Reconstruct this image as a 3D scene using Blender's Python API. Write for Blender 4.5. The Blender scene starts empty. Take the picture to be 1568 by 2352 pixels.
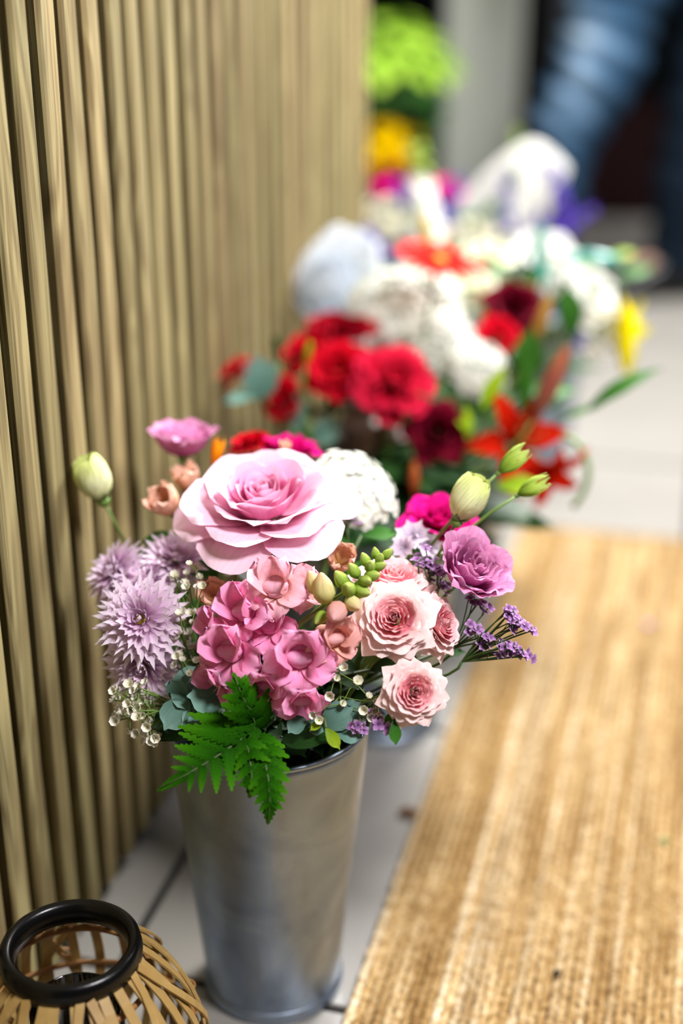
import bpy, math, random
from mathutils import Vector, Matrix, noise
random.seed(7)
R = math.radians
C = bpy.context.scene.collection
sc = bpy.context.scene

# ------------------------------------------------------------------ camera, world, lights, exposure
F = 3267.0
YAW, PITCH, H = R(14.6), R(23.3), 0.80
CAM = Vector((0, 0, H))
RT = Vector((math.cos(YAW), math.sin(YAW), 0))
FH = Vector((-math.sin(YAW), math.cos(YAW), 0))
FW = FH * math.cos(PITCH) + Vector((0, 0, -math.sin(PITCH)))
UP = FH * math.sin(PITCH) + Vector((0, 0, math.cos(PITCH)))
def at(x, y, t): return CAM + (FW + RT * ((x - 784) / F) + UP * ((1176 - y) / F)) * t
def face(r, u, k): return (RT * r + UP * u - FW * k).normalized()

cd = bpy.data.cameras.new('camera'); cam = bpy.data.objects.new('camera', cd); C.objects.link(cam)
cam.location = CAM; cam.rotation_euler = (math.pi / 2 - PITCH, 0, YAW)
cd.sensor_fit = 'VERTICAL'; cd.sensor_height = 36.0; cd.sensor_width = 24.0; cd.lens = 36.0 * F / 2352
cd.dof.use_dof = True; cd.dof.focus_distance = 0.965; cd.dof.aperture_fstop = 1.5
cd.clip_start = 0.02
sc.camera = cam
w = bpy.data.worlds.new('world'); sc.world = w; w.use_nodes = True
w.node_tree.nodes['Background'].inputs[0].default_value = (0.80, 0.90, 1.0, 1)
w.node_tree.nodes['Background'].inputs[1].default_value = 0.05
def area(name, loc, target, sx, sy, power, col):
    l = bpy.data.lights.new(name, 'AREA'); l.shape = 'RECTANGLE'; l.size = sx; l.size_y = sy
    l.energy = power; l.color = col
    o = bpy.data.objects.new(name, l); C.objects.link(o); o.location = loc
    o.rotation_euler = (Vector(target) - Vector(loc)).to_track_quat('-Z', 'Y').to_euler()
    return o
area('daylight_panel', (-0.08, 2.40, 1.35), (-0.30, 1.5, 0.4), 0.5, 0.5, 37, (1.0, 0.98, 0.95))
area('ceiling_panel', (0.32, 2.55, 2.1), (-0.16, 1.20, 0.2), 0.5, 0.5, 112, (1.0, 0.985, 0.97))
area('front_fill', (0.46, 0.52, 1.5), (-0.24, 0.88, 0.35), 0.3, 0.3, 30, (1.0, 0.97, 1.0))  # added fill for the front flowers, no real source there
area('back_fill', (0.55, 3.35, 2.4), (0.45, 3.3, 0.0), 0.4, 0.4, 38, (1.0, 0.97, 0.98))  # added to brighten the floor behind, no known lamp there
sc.view_settings.view_transform = 'Standard'; sc.view_settings.look = 'None'
sc.view_settings.exposure = 0.12; sc.view_settings.gamma = 1.0; sc.view_settings.use_curve_mapping = False
sc.cycles.use_denoising = True
sc.cycles.max_bounces = 8; sc.cycles.transparent_max_bounces = 8

# ------------------------------------------------------------------ materials
def lin(h):
    h = h.lstrip('#'); o = []
    for i in (0, 2, 4):
        c = int(h[i:i + 2], 16) / 255
        o.append(c / 12.92 if c <= 0.04045 else ((c + 0.055) / 1.055) ** 2.4)
    return (*o, 1)
def nodes(name):
    m = bpy.data.materials.new(name); m.use_nodes = True
    nt = m.node_tree; return m, nt, nt.nodes['Principled BSDF'], nt.nodes['Material Output']
def N(nt, t, **kw):
    n = nt.nodes.new(t)
    for k, v in kw.items():
        if k in n.inputs.keys(): n.inputs[k].default_value = v
        else: setattr(n, k, v)
    return n
def ramp(nt, fac, stops):
    r = nt.nodes.new('ShaderNodeValToRGB'); e = r.color_ramp.elements
    while len(e) < len(stops): e.new(0.5)
    for i, (p, c) in enumerate(stops):
        e[i].position = p; e[i].color = lin(c) if isinstance(c, str) else c
    nt.links.new(fac, r.inputs[0]); return r.outputs[0]
def mixc(nt, fac, a, b, mode='MIX'):
    n = nt.nodes.new('ShaderNodeMix'); n.data_type = 'RGBA'; n.blend_type = mode
    for s, v in ((0, fac), (6, a), (7, b)):
        if hasattr(v, 'type') and hasattr(v, 'node'): nt.links.new(v, n.inputs[s])
        else: n.inputs[s].default_value = lin(v) if isinstance(v, str) else v
    return n.outputs[2]
def bump(nt, b, h, strength=0.3, dist=0.002):
    n = N(nt, 'ShaderNodeBump', Strength=strength, Distance=dist)
    nt.links.new(h, n.inputs['Height']); nt.links.new(n.outputs[0], b.inputs['Normal'])
def petal_mat(name, base, mid, tip, trans=0.3, streak=0.25, rough=0.55, vary=0.12):
    """colour runs from the petal's claw (v=0) to its tip (v=1), with fine veins across u"""
    m, nt, b, out = nodes(name)
    uv = N(nt, 'ShaderNodeUVMap'); sep = N(nt, 'ShaderNodeSeparateXYZ'); nt.links.new(uv.outputs[0], sep.inputs[0])
    col = ramp(nt, sep.outputs[1], [(0.0, base), (0.5, mid), (0.95, tip)])
    mp = N(nt, 'ShaderNodeMapping'); mp.inputs['Scale'].default_value = (22, 2.2, 1); nt.links.new(uv.outputs[0], mp.inputs[0])
    info = N(nt, 'ShaderNodeObjectInfo'); nt.links.new(info.outputs['Random'], mp.inputs['Location'])
    nz = N(nt, 'ShaderNodeTexNoise', Scale=1.0, Detail=2.0); nt.links.new(mp.outputs[0], nz.inputs[0])
    v = N(nt, 'ShaderNodeMapRange'); v.inputs[1].default_value = 0.3; v.inputs[2].default_value = 0.7
    v.inputs[3].default_value = 1 - streak; v.inputs[4].default_value = 1 + streak * 0.25; nt.links.new(nz.outputs[0], v.inputs[0])
    r2 = N(nt, 'ShaderNodeMapRange'); r2.inputs[3].default_value = 1 - vary; r2.inputs[4].default_value = 1 + vary * 0.4
    nt.links.new(info.outputs['Random'], r2.inputs[0])
    mul = N(nt, 'ShaderNodeMath', operation='MULTIPLY'); nt.links.new(v.outputs[0], mul.inputs[0]); nt.links.new(r2.outputs[0], mul.inputs[1])
    hs = N(nt, 'ShaderNodeHueSaturation'); nt.links.new(col, hs.inputs['Color']); nt.links.new(mul.outputs[0], hs.inputs['Value'])
    nt.links.new(hs.outputs[0], b.inputs['Base Color']); b.inputs['Roughness'].default_value = rough
    b.inputs['Specular IOR Level'].default_value = 0.12 if rough < 0.5 else 0.01
    bump(nt, b, nz.outputs[0], 0.12, 0.001)
    tr = N(nt, 'ShaderNodeBsdfTranslucent'); nt.links.new(hs.outputs[0], tr.inputs[0])
    mx = N(nt, 'ShaderNodeMixShader'); mx.inputs[0].default_value = trans
    nt.links.new(b.outputs[0], mx.inputs[1]); nt.links.new(tr.outputs[0], mx.inputs[2]); nt.links.new(mx.outputs[0], out.inputs[0])
    return m
def plain(name, c, rough=0.6, metal=0.0, c2=None, scale=40.0, spec=0.4):
    m, nt, b, out = nodes(name)
    tc = N(nt, 'ShaderNodeTexCoord'); nz = N(nt, 'ShaderNodeTexNoise', Scale=scale, Detail=3.0); nt.links.new(tc.outputs['Object'], nz.inputs[0])
    nt.links.new(ramp(nt, nz.outputs[0], [(0.3, c), (0.7, c2 or c)]), b.inputs['Base Color'])
    b.inputs['Roughness'].default_value = rough; b.inputs['Metallic'].default_value = metal; b.inputs['Specular IOR Level'].default_value = spec
    return m
M = {}
M['rose'] = petal_mat('rose_outer', 'F8AACC', 'F9C2DA', 'FBD8E8', 0.25, 0.10)
M['rose_in'] = petal_mat('rose_inner', 'F47CB6', 'F79DC8', 'FBC4DE', 0.25, 0.10)
M['spray'] = petal_mat('spray_rose_outer', 'FFBCBE', 'FFD6D6', 'FFE6E2', 0.25, 0.12)
M['spray_in'] = petal_mat('spray_rose_inner', 'FF889E', 'FFA8B6', 'FFCCCE', 0.25, 0.12)
M['mauve'] = petal_mat('lisianthus_mauve', 'BC4A90', 'DA7CB8', 'F0AAD4', 0.25, 0.3)
M['mum'] = petal_mat('chrysanthemum_lilac', 'D4A4CC', 'ECCCE6', 'F8EAF6', 0.25, 0.18)
M['snap'] = petal_mat('snapdragon_pink', 'FFC0DA', 'FF9ACA', 'FFB8DC', 0.25, 0.12)
M['snap_pale'] = petal_mat('snapdragon_pale', 'F9CDB4', 'FAC6CE', 'FABBD0', 0.25, 0.12)
M['snap_peach'] = petal_mat('snapdragon_peach', 'F2C29A', 'F0AFA4', 'F3BCBB', 0.25, 0.12)
M['bud'] = petal_mat('lisianthus_bud', 'D8E09A', 'ECEFBC', 'DCE690', 0.2, 0.25)
M['gbud'] = petal_mat('green_bud', '6B9130', '9DBB48', 'C9D878', 0.2, 0.3)
M['yel_bud'] = petal_mat('snap_bud_yellow', 'B7C25A', 'E4DC96', 'F0C9A2', 0.25, 0.2)
M['magenta'] = petal_mat('magenta_petal', 'A00050', 'CF0A72', 'E01A88', 0.2, 0.25)
M['red'] = petal_mat('red_petal', '8E0014', 'C80A22', 'E0142E', 0.2, 0.2)
M['redpink'] = petal_mat('crimson_carnation', '9A0018', 'D01030', 'E5284C', 0.2, 0.2)
M['dark_red'] = petal_mat('dark_red_petal', '3A0008', '6E0614', '9C0E20', 0.12, 0.2)
M['burgundy'] = petal_mat('burgundy_petal', '260008', '4A0414', '6E0A22', 0.1, 0.2)
M['scarlet'] = petal_mat('scarlet_petal', 'B80A00', 'E01206', 'F0200C', 0.08, 0.1)
M['lily_red'] = petal_mat('lily_red', '8A1404', 'B81A08', 'C4260E', 0.15, 0.25)
M['rust'] = petal_mat('rust_bud', '8A3A1C', 'B8552E', 'C4703E', 0.1, 0.3)
M['brown_bud'] = petal_mat('brown_lily_bud', '7A4A34', '9A5648', 'B0684A', 0.1, 0.3)
M['tan_bud'] = petal_mat('tan_lily_bud', '8A6A2A', 'B08440', 'C49A4A', 0.1, 0.3)
M['white'] = petal_mat('white_petal', 'D4DCB8', 'F2F3EC', 'F7F7F4', 0.25, 0.06)
M['cream'] = petal_mat('cream_petal', 'C2CC90', 'E4E6C4', 'F0F0DC', 0.25, 0.10)
M['faded'] = petal_mat('faded_petal', '9A8478', 'C8B0A6', 'D8C8C0', 0.2, 0.2)
M['peach'] = petal_mat('peach_petal', 'D4A860', 'EDB494', 'F4C6B0', 0.25, 0.2)
M['orange'] = petal_mat('orange_petal', 'E87808', 'F89A18', 'FAA828', 0.25, 0.1)
M['yellow'] = petal_mat('yellow_petal', 'D8C000', 'F4E410', 'F8EC28', 0.3, 0.1)
M['gold'] = petal_mat('golden_petal', 'B08A00', 'D8B000', 'E8C400', 0.3, 0.2)
M['purple'] = petal_mat('purple_petal', '3A2A80', '5238A6', '6E54C0', 0.2, 0.3)
M['statice'] = petal_mat('statice_petal', '785082', 'A878B2', 'CCA8D2', 0.2, 0.3)
M['pale_lilac'] = petal_mat('pale_lilac_petal', 'B49ABC', 'DCCCE0', 'EDE2EE', 0.25, 0.1)
M['gyp'] = petal_mat('babys_breath_petal', 'C8C49A', 'F0ECDC', 'F8F5EA', 0.2, 0.1)
M['fern'] = petal_mat('fern_green', '163E05', '265C08', '407A10', 0.08, 0.3, 0.6)
M['leaf'] = petal_mat('leaf_green', '24501A', '34681E', '40782A', 0.15, 0.2, 0.45)
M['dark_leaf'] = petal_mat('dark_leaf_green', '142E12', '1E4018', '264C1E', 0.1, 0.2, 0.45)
M['lime_leaf'] = petal_mat('lime_leaf', '6E9418', '94B41E', 'A6C430', 0.35, 0.15, 0.4)
M['euca'] = petal_mat('eucalyptus_leaf', '4E6E60', '5F8276', '74968A', 0.08, 0.15, 0.6)
M['plant'] = petal_mat('bright_plant', '5E9A18', '9CCC34', 'CCEC68', 0.35, 0.3, 0.4)
M['stem'] = plain('stem_green', '4C6B24', 0.5, c2='6E8C3C', scale=60)
M['dstem'] = plain('dark_stem', '2E4418', 0.5, c2='3E5A24', scale=60)
M['disc'] = plain('flower_disc', '8E8A1E', 0.8, c2='C2B83A', scale=300)
M['black'] = plain('black_lacquer', '030303', 0.28, c2='060606', spec=0.35)
M['blackmatte'] = plain('black_matte', '050505', 0.8, c2='090909', spec=0.1)

def wood_mat():
    m, nt, b, out = nodes('treated_pine')
    tc = N(nt, 'ShaderNodeTexCoord'); info = N(nt, 'ShaderNodeObjectInfo')
    off = N(nt, 'ShaderNodeVectorMath', operation='SCALE'); 
    cmb = N(nt, 'ShaderNodeCombineXYZ')
    for i, k in enumerate((3.1, 7.7, 13.3)):
        q = N(nt, 'ShaderNodeMath', operation='MULTIPLY'); q.inputs[1].default_value = k; nt.links.new(info.outputs['Random'], q.inputs[0]); nt.links.new(q.outputs[0], cmb.inputs[i])
    add = N(nt, 'ShaderNodeVectorMath', operation='ADD'); nt.links.new(tc.outputs['Object'], add.inputs[0]); nt.links.new(cmb.outputs[0], add.inputs[1])
    m1 = N(nt, 'ShaderNodeMapping'); m1.inputs['Scale'].default_value = (30, 30, 2.6); nt.links.new(add.outputs[0], m1.inputs[0])
    n1 = N(nt, 'ShaderNodeTexNoise', Scale=1.0, Detail=2.0, Distortion=0.9); nt.links.new(m1.outputs[0], n1.inputs[0])
    # growth rings: bands of a slowly wandering field
    mu = N(nt, 'ShaderNodeMath', operation='MULTIPLY'); mu.inputs[1].default_value = 46.0; nt.links.new(n1.outputs[0], mu.inputs[0])
    sn = N(nt, 'ShaderNodeMath', operation='SINE'); nt.links.new(mu.outputs[0], sn.inputs[0])
    m2 = N(nt, 'ShaderNodeMapping'); m2.inputs['Scale'].default_value = (420, 420, 9); nt.links.new(add.outputs[0], m2.inputs[0])
    n2 = N(nt, 'ShaderNodeTexNoise', Scale=1.0, Detail=2.0); nt.links.new(m2.outputs[0], n2.inputs[0])
    c = ramp(nt, n1.outputs[0], [(0.3, '80785A'), (0.5, '989070'), (0.7, '8A866A')])
    s01 = N(nt, 'ShaderNodeMapRange'); s01.inputs[1].default_value = -1; s01.inputs[3].default_value = 0.0; s01.inputs[4].default_value = 0.68; nt.links.new(sn.outputs[0], s01.inputs[0])
    c = mixc(nt, s01.outputs[0], c, '52432B')
    f = N(nt, 'ShaderNodeMapRange'); f.inputs[1].default_value = 0.35; f.inputs[2].default_value = 0.7; f.inputs[3].default_value = 0.0; f.inputs[4].default_value = 0.5; nt.links.new(n2.outputs[0], f.inputs[0])
    c = mixc(nt, f.outputs[0], c, 'AC9C78')
    t = ramp(nt, info.outputs['Random'], [(0.0, 'D4C8B6'), (0.35, 'F2EED6'), (0.7, 'D2CEB4'), (1.0, 'FCF2DC')])
    c = mixc(nt, 1.0, c, t, 'MULTIPLY')
    vo = N(nt, 'ShaderNodeTexVoronoi'); vo.inputs['Scale'].default_value = 1.0
    m3 = N(nt, 'ShaderNodeMapping'); m3.inputs['Scale'].default_value = (9, 9, 3.2); nt.links.new(add.outputs[0], m3.inputs[0]); nt.links.new(m3.outputs[0], vo.inputs[0])
    kn = N(nt, 'ShaderNodeMapRange'); kn.inputs[1].default_value = 0.05; kn.inputs[2].default_value = 0.12; kn.inputs[3].default_value = 0.7; kn.inputs[4].default_value = 0.0; nt.links.new(vo.outputs['Distance'], kn.inputs[0])
    c = mixc(nt, kn.outputs[0], c, '4A3620')
    nt.links.new(c, b.inputs['Base Color']); b.inputs['Roughness'].default_value = 0.75; b.inputs['Specular IOR Level'].default_value = 0.2
    bump(nt, b, n2.outputs[0], 0.35, 0.001)
    return m
M['wood'] = wood_mat()
def zinc_mat():
    m, nt, b, out = nodes('galvanised_zinc')
    tc = N(nt, 'ShaderNodeTexCoord')
    n1 = N(nt, 'ShaderNodeTexNoise', Scale=14.0, Detail=5.0, Distortion=0.8); nt.links.new(tc.outputs['Object'], n1.inputs[0])
    c = ramp(nt, n1.outputs[0], [(0.3, '76849A'), (0.55, '98A6B8'), (0.75, 'BAC4D0')])
    mp = N(nt, 'ShaderNodeMapping'); mp.inputs['Scale'].default_value = (60, 60, 7); nt.links.new(tc.outputs['Object'], mp.inputs[0])
    n2 = N(nt, 'ShaderNodeTexNoise', Scale=1.0, Detail=3.0); nt.links.new(mp.outputs[0], n2.inputs[0])
    k = N(nt, 'ShaderNodeMapRange'); k.inputs[1].default_value = 0.55; k.inputs[2].default_value = 0.75; k.inputs[4].default_value = 0.4; nt.links.new(n2.outputs[0], k.inputs[0])
    c = mixc(nt, k.outputs[0], c, '8E8C84')
    nt.links.new(c, b.inputs['Base Color'])
    b.inputs['Metallic'].default_value = 0.9
    r = N(nt, 'ShaderNodeMapRange'); r.inputs[3].default_value = 0.34; r.inputs[4].default_value = 0.52; nt.links.new(n1.outputs[0], r.inputs[0]); nt.links.new(r.outputs[0], b.inputs['Roughness'])
    bump(nt, b, n1.outputs[0], 0.35, 0.004)
    return m
M['zinc'] = zinc_mat()
def jute_mat():
    m, nt, b, out = nodes('jute_cord')
    tc = N(nt, 'ShaderNodeTexCoord'); geo = N(nt, 'ShaderNodeNewGeometry'); info = N(nt, 'ShaderNodeObjectInfo')
    n1 = N(nt, 'ShaderNodeTexNoise', Scale=190.0, Detail=3.0); nt.links.new(geo.outputs['Position'], n1.inputs[0])
    n2 = N(nt, 'ShaderNodeTexNoise', Scale=26.0, Detail=3.0); nt.links.new(geo.outputs['Position'], n2.inputs[0])
    mp = N(nt, 'ShaderNodeMapping'); mp.inputs['Scale'].default_value = (60, 5, 5); nt.links.new(geo.outputs['Position'], mp.inputs[0])
    n3 = N(nt, 'ShaderNodeTexNoise', Scale=1.0, Detail=3.0); nt.links.new(mp.outputs[0], n3.inputs[0])
    c = ramp(nt, n1.outputs[0], [(0.34, 'B09A78'), (0.5, 'D6C4A4'), (0.64, 'F0E8D8')])
    c = mixc(nt, 1.0, c, ramp(nt, n3.outputs[0], [(0.3, '9C8D76'), (0.5, 'B8AE9C'), (0.72, 'DAD4C8')]), 'MULTIPLY')
    c = mixc(nt, 1.0, c, ramp(nt, info.outputs['Random'], [(0, 'DECBA8'), (0.6, 'FAF0DC'), (1, 'FFFFFF')]), 'MULTIPLY')
    nt.links.new(c, b.inputs['Base Color']); b.inputs['Roughness'].default_value = 0.9; b.inputs['Specular IOR Level'].default_value = 0.1
    bump(nt, b, n1.outputs[0], 0.6, 0.003)
    return m
M['jute'] = jute_mat()
M['tile'] = plain('ceramic_tile', '7C7973', 0.25, c2='83807A', scale=5, spec=0.5)
M['grout'] = plain('dark_grout', '0C0B0A', 0.9, c2='141210', scale=80)
M['bamboo'] = plain('bamboo_strip', '9A7A44', 0.45, c2='B89A5E', scale=30)
M['bamboo_dark'] = plain('bamboo_binding', '8A5E30', 0.5, c2='A87844', scale=40)
M['paint'] = plain('grey_white_paint', 'B2B5AC', 0.6, c2='BABDB4', scale=3)
M['dark'] = plain('interior_shade', '0A0A0B', 0.9, c2='0E0D0D', scale=3, spec=0.05)  # shade of the unlit interior put into the colour
M['brown_dark'] = plain('dark_brown_crate', '1C0C0A', 0.8, c2='241012', scale=10, spec=0.1)
M['paper'] = petal_mat('white_paper', 'F6F6F4', 'FAFAF8', 'FCFCFA', 0.5, 0.03, 0.7, 0.0)
M['tissue'] = petal_mat('pale_blue_tissue', 'D2DEEC', 'E4EDF6', 'F0F5FA', 0.35, 0.15)
M['teal'] = plain('teal_ribbon', '1E8A7C', 0.35, c2='2AA090', scale=20)
M['skin'] = plain('skin', 'C8957A', 0.55, c2='D2A088')
M['shirt'] = plain('shirt_cloth', '2A2C30', 0.85, c2='33363A')
M['shoe'] = plain('shoe_leather', '060607', 0.4, c2='0A0A0B')
M['terracotta'] = plain('dark_pot', '1E1A18', 0.6, c2='262220')
M['pebble'] = plain('white_pebble', 'E4E0D8', 0.6)
M['brown_leaf'] = petal_mat('dry_leaf', '3A2614', '523418', '5E3C1C', 0.1)
def glass_mat():
    m, nt, b, out = nodes('clear_glass')
    b.inputs['Base Color'].default_value = (0.95, 0.97, 0.96, 1); b.inputs['Roughness'].default_value = 0.02
    b.inputs['Transmission Weight'].default_value = 1.0; b.inputs['IOR'].default_value = 1.45
    return m
M['glass'] = glass_mat()
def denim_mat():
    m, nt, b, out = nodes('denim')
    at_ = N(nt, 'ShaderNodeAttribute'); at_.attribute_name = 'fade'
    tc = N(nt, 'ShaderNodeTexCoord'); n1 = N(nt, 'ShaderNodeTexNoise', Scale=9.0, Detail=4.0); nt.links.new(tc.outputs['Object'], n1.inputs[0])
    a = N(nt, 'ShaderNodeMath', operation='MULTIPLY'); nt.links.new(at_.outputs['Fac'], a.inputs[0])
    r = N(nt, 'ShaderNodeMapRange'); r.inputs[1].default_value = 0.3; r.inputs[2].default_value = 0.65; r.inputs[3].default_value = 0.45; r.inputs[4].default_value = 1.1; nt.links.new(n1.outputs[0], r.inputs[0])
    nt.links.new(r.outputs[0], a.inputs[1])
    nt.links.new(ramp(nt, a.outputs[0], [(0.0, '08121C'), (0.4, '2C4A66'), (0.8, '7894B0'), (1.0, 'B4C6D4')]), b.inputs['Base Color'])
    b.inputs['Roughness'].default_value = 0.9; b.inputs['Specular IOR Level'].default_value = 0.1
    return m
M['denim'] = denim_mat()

# ------------------------------------------------------------------ mesh helpers
class MB:
    def __init__(s): s.v = []; s.f = []; s.uv = []
    def add(s, v, f, uv=None):
        o = len(s.v); s.v += [tuple(p) for p in v]; s.f += [tuple(i + o for i in q) for q in f]
        s.uv += uv if uv else [(0.5, 0.5)] * len(v)
        return s
    def mesh(s, name, mat, smooth=True):
        me = bpy.data.meshes.new(name); me.from_pydata(s.v, [], s.f)
        l = me.uv_layers.new(name='UVMap')
        for lp in me.loops: l.data[lp.index].uv = s.uv[lp.vertex_index]
        if smooth: me.polygons.foreach_set('use_smooth', [True] * len(me.polygons))
        if mat: me.materials.append(mat)
        me.update(); return me
def tube(pts, rad, sides=6, caps=True):
    pts = [Vector(p) for p in pts]; n = len(pts)
    rad = [rad] * n if isinstance(rad, (int, float)) else rad
    v, f, uv = [], [], []; ref = None
    for i, p in enumerate(pts):
        d = (pts[min(i + 1, n - 1)] - pts[max(i - 1, 0)]).normalized()
        if ref is None: ref = d.orthogonal().normalized()
        ref = (ref - d * ref.dot(d)); ref = ref.normalized() if ref.length > 1e-6 else d.orthogonal().normalized()
        b = d.cross(ref)
        for k in range(sides):
            a = 2 * math.pi * k / sides
            v.append(p + (ref * math.cos(a) + b * math.sin(a)) * rad[i]); uv.append((k / sides, i / max(1, n - 1)))
    for i in range(n - 1):
        for k in range(sides):
            k2 = (k + 1) % sides; f.append((i * sides + k, i * sides + k2, (i + 1) * sides + k2, (i + 1) * sides + k))
    if caps:
        f.append(tuple(range(sides - 1, -1, -1))); f.append(tuple((n - 1) * sides + k for k in range(sides)))
    return v, f, uv
def lathe(prof, seg=48, close=False):
    v, f, uv = [], [], []; n = len(prof)
    for i, (r, z) in enumerate(prof):
        for k in range(seg):
            a = 2 * math.pi * k / seg; v.append(Vector((r * math.cos(a), r * math.sin(a), z))); uv.append((k / seg, i / max(1, n - 1)))
    for i in range(n if close else n - 1):
        j = (i + 1) % n
        for k in range(seg):
            k2 = (k + 1) % seg; f.append((i * seg + k, i * seg + k2, j * seg + k2, j * seg + k))
    return v, f, uv
def torus(R0, r, z=0, seg=48, sides=8):
    return lathe([(R0 + r * math.cos(2 * math.pi * i / sides), z + r * math.sin(2 * math.pi * i / sides)) for i in range(sides)], seg, True)
def box(x0, y0, z0, x1, y1, z1, c=0.0):
    v = []
    if c <= 0:
        v = [(x, y, z) for x in (x0, x1) for y in (y0, y1) for z in (z0, z1)]
        return v, [(0, 1, 3, 2), (4, 6, 7, 5), (0, 4, 5, 1), (2, 3, 7, 6), (0, 2, 6, 4), (1, 5, 7, 3)], None
    q = [(x0 + c, y0), (x1 - c, y0), (x1, y0 + c), (x1, y1 - c), (x1 - c, y1), (x0 + c, y1), (x0, y1 - c), (x0, y0 + c)]
    ci = [(x0 + 2 * c, y0 + c), (x1 - 2 * c, y0 + c), (x1 - c, y0 + 2 * c), (x1 - c, y1 - 2 * c), (x1 - 2 * c, y1 - c), (x0 + 2 * c, y1 - c), (x0 + c, y1 - 2 * c), (x0 + c, y0 + 2 * c)]
    rings = [(ci, z0), (q, z0 + c), (q, z1 - c), (ci, z1)]; f = []
    for r, z in rings: v += [(x, y, z) for x, y in r]
    for i in range(3):
        for k in range(8): f.append((i * 8 + k, i * 8 + (k + 1) % 8, (i + 1) * 8 + (k + 1) % 8, (i + 1) * 8 + k))
    f.append(tuple(range(7, -1, -1))); f.append(tuple(range(24, 32)))
    return v, f, None
def lerp(tab, x):
    for (a, fa), (b, fb) in zip(tab, tab[1:]):
        if x <= b: return fa + (fb - fa) * (x - a) / (b - a)
    return tab[-1][1]
SH_ROSE = [(0, .35), (.3, .74), (.6, 1), (.85, .9), (1, .62)]
SH_OVAL = [(0, .12), (.2, .6), (.5, 1), (.8, .75), (1, .12)]
SH_LANCE = [(0, .15), (.25, .8), (.45, 1), (.75, .62), (1, .03)]
SH_STRAP = [(0, .4), (.3, .85), (.65, 1), (.88, .75), (1, .2)]
SH_ROUND = [(0, .25), (.15, .7), (.45, 1), (.75, .92), (.92, .55), (1, .15)]
def petal(L, w, prof, r0=0.0, z0=0.0, curve=1.0, shape=SH_ROSE, rnd=0.25, rexp=2.0, ruf=0.0, rfreq=3.0, curl=0.0, nu=6, nv=7, rcmin=0.02, seed=0, teeth=0, tdepth=0.0, twist=0.0):
    rs = random.Random(seed); ph = rs.uniform(0, 6.28)
    T = 40; tab = [(r0, z0, R(prof[0]))]; rr, zz = r0, z0
    for i in range(1, T + 1):
        s = i / T; a = R(prof[0] + (prof[1] - prof[0]) * s * 2) if s < .5 else R(prof[1] + (prof[2] - prof[1]) * (s - .5) * 2)
        rr += math.sin(a) * L / T; zz += math.cos(a) * L / T; tab.append((rr, zz, a))
    def P(s):
        s = min(max(s, 0), 1) * T; i = min(int(s), T - 1); k = s - i
        return tuple(p + (q - p) * k for p, q in zip(tab[i], tab[i + 1]))
    v, f, uv = [], [], []
    for j in range(nv + 1):
        vj = j / nv
        for i in range(nu + 1):
            u = -1 + 2 * i / nu; e = abs(u)
            s = vj * (1 - rnd * (e ** rexp) * vj * vj)
            rho, z, a = P(s)
            hw = w * lerp(shape, vj)
            if teeth and i in (0, nu): hw *= 1 + tdepth * ((j % 2) * 2 - 1)
            Rc = max(rho * curve, rcmin) if curve > 0 else 1e6
            ang = max(-2.6, min(2.6, u * hw / Rc)); t = Rc * math.sin(ang) if curve > 0 else u * hw
            inn = Rc * (1 - math.cos(ang)) if curve > 0 else 0
            inn -= curl * L * (e ** 3) * vj * vj
            inn += ruf * L * math.sin(rfreq * u * 1.6 + ph + 2.0 * vj) * vj * vj * (0.4 + 0.6 * e)
            tw = twist * vj
            x, y = rho - math.cos(a) * inn, t
            x, y = x * math.cos(tw) - y * math.sin(tw), x * math.sin(tw) + y * math.cos(tw)
            v.append((x, y, z + math.sin(a) * inn)); uv.append(((u + 1) / 2, vj))
    for j in range(nv):
        for i in range(nu):
            q = j * (nu + 1) + i; f.append((q, q + 1, q + nu + 2, q + nu + 1))
    return v, f, uv
def pmesh(name, mat, *a, **k): return MB().add(*petal(*a, **k)).mesh(name, mat)
def frame(pos, zdir, xhint=None, scale=1.0, roll=0.0):
    z = Vector(zdir).normalized(); h = Vector(xhint) if xhint is not None else RT
    x = h - z * h.dot(z)
    if x.length < 1e-4: x = z.orthogonal()
    x.normalize(); y = z.cross(x)
    m = Matrix((x, y, z)).transposed().to_4x4() @ Matrix.Rotation(roll, 4, 'Z') @ Matrix.Scale(scale, 4)
    m.translation = Vector(pos); return m
def lframe(pos, d, nrm, scale=1.0):
    """leaf frame: the leaf mesh runs along local +X (radial), its face looks along local +Z"""
    x = Vector(d).normalized(); z = Vector(nrm) - x * Vector(nrm).dot(x)
    if z.length < 1e-4: z = x.orthogonal()
    z.normalize(); y = z.cross(x)
    m = Matrix((x, y, z)).transposed().to_4x4() @ Matrix.Scale(scale, 4); m.translation = Vector(pos); return m

def part(name, me, parent, mat=None, label=None):
    o = bpy.data.objects.new(name, me); C.objects.link(o); o.parent = parent
    if mat is not None: o.matrix_basis = mat
    if label: o['label'] = label
    return o
def tag(o, label, cat, group=None, kind=None):
    o['label'] = label; o['category'] = cat
    if group: o['group'] = group
    if kind: o['kind'] = kind
    return o
def thing(name, label, cat, loc, group=None):
    o = bpy.data.objects.new(name, None); C.objects.link(o); o.location = loc; o.empty_display_size = 0.01
    return tag(o, label, cat, group)
def struct(name, me, parent=None):
    o = bpy.data.objects.new(name, me); C.objects.link(o); o.parent = parent; o['kind'] = 'structure'; return o
def bez(p0, p1, p2, p3, n=10):
    return [p0 * (1 - t) ** 3 + p1 * 3 * t * (1 - t) ** 2 + p2 * 3 * t * t * (1 - t) + p3 * t ** 3 for t in [i / n for i in range(n + 1)]]

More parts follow.
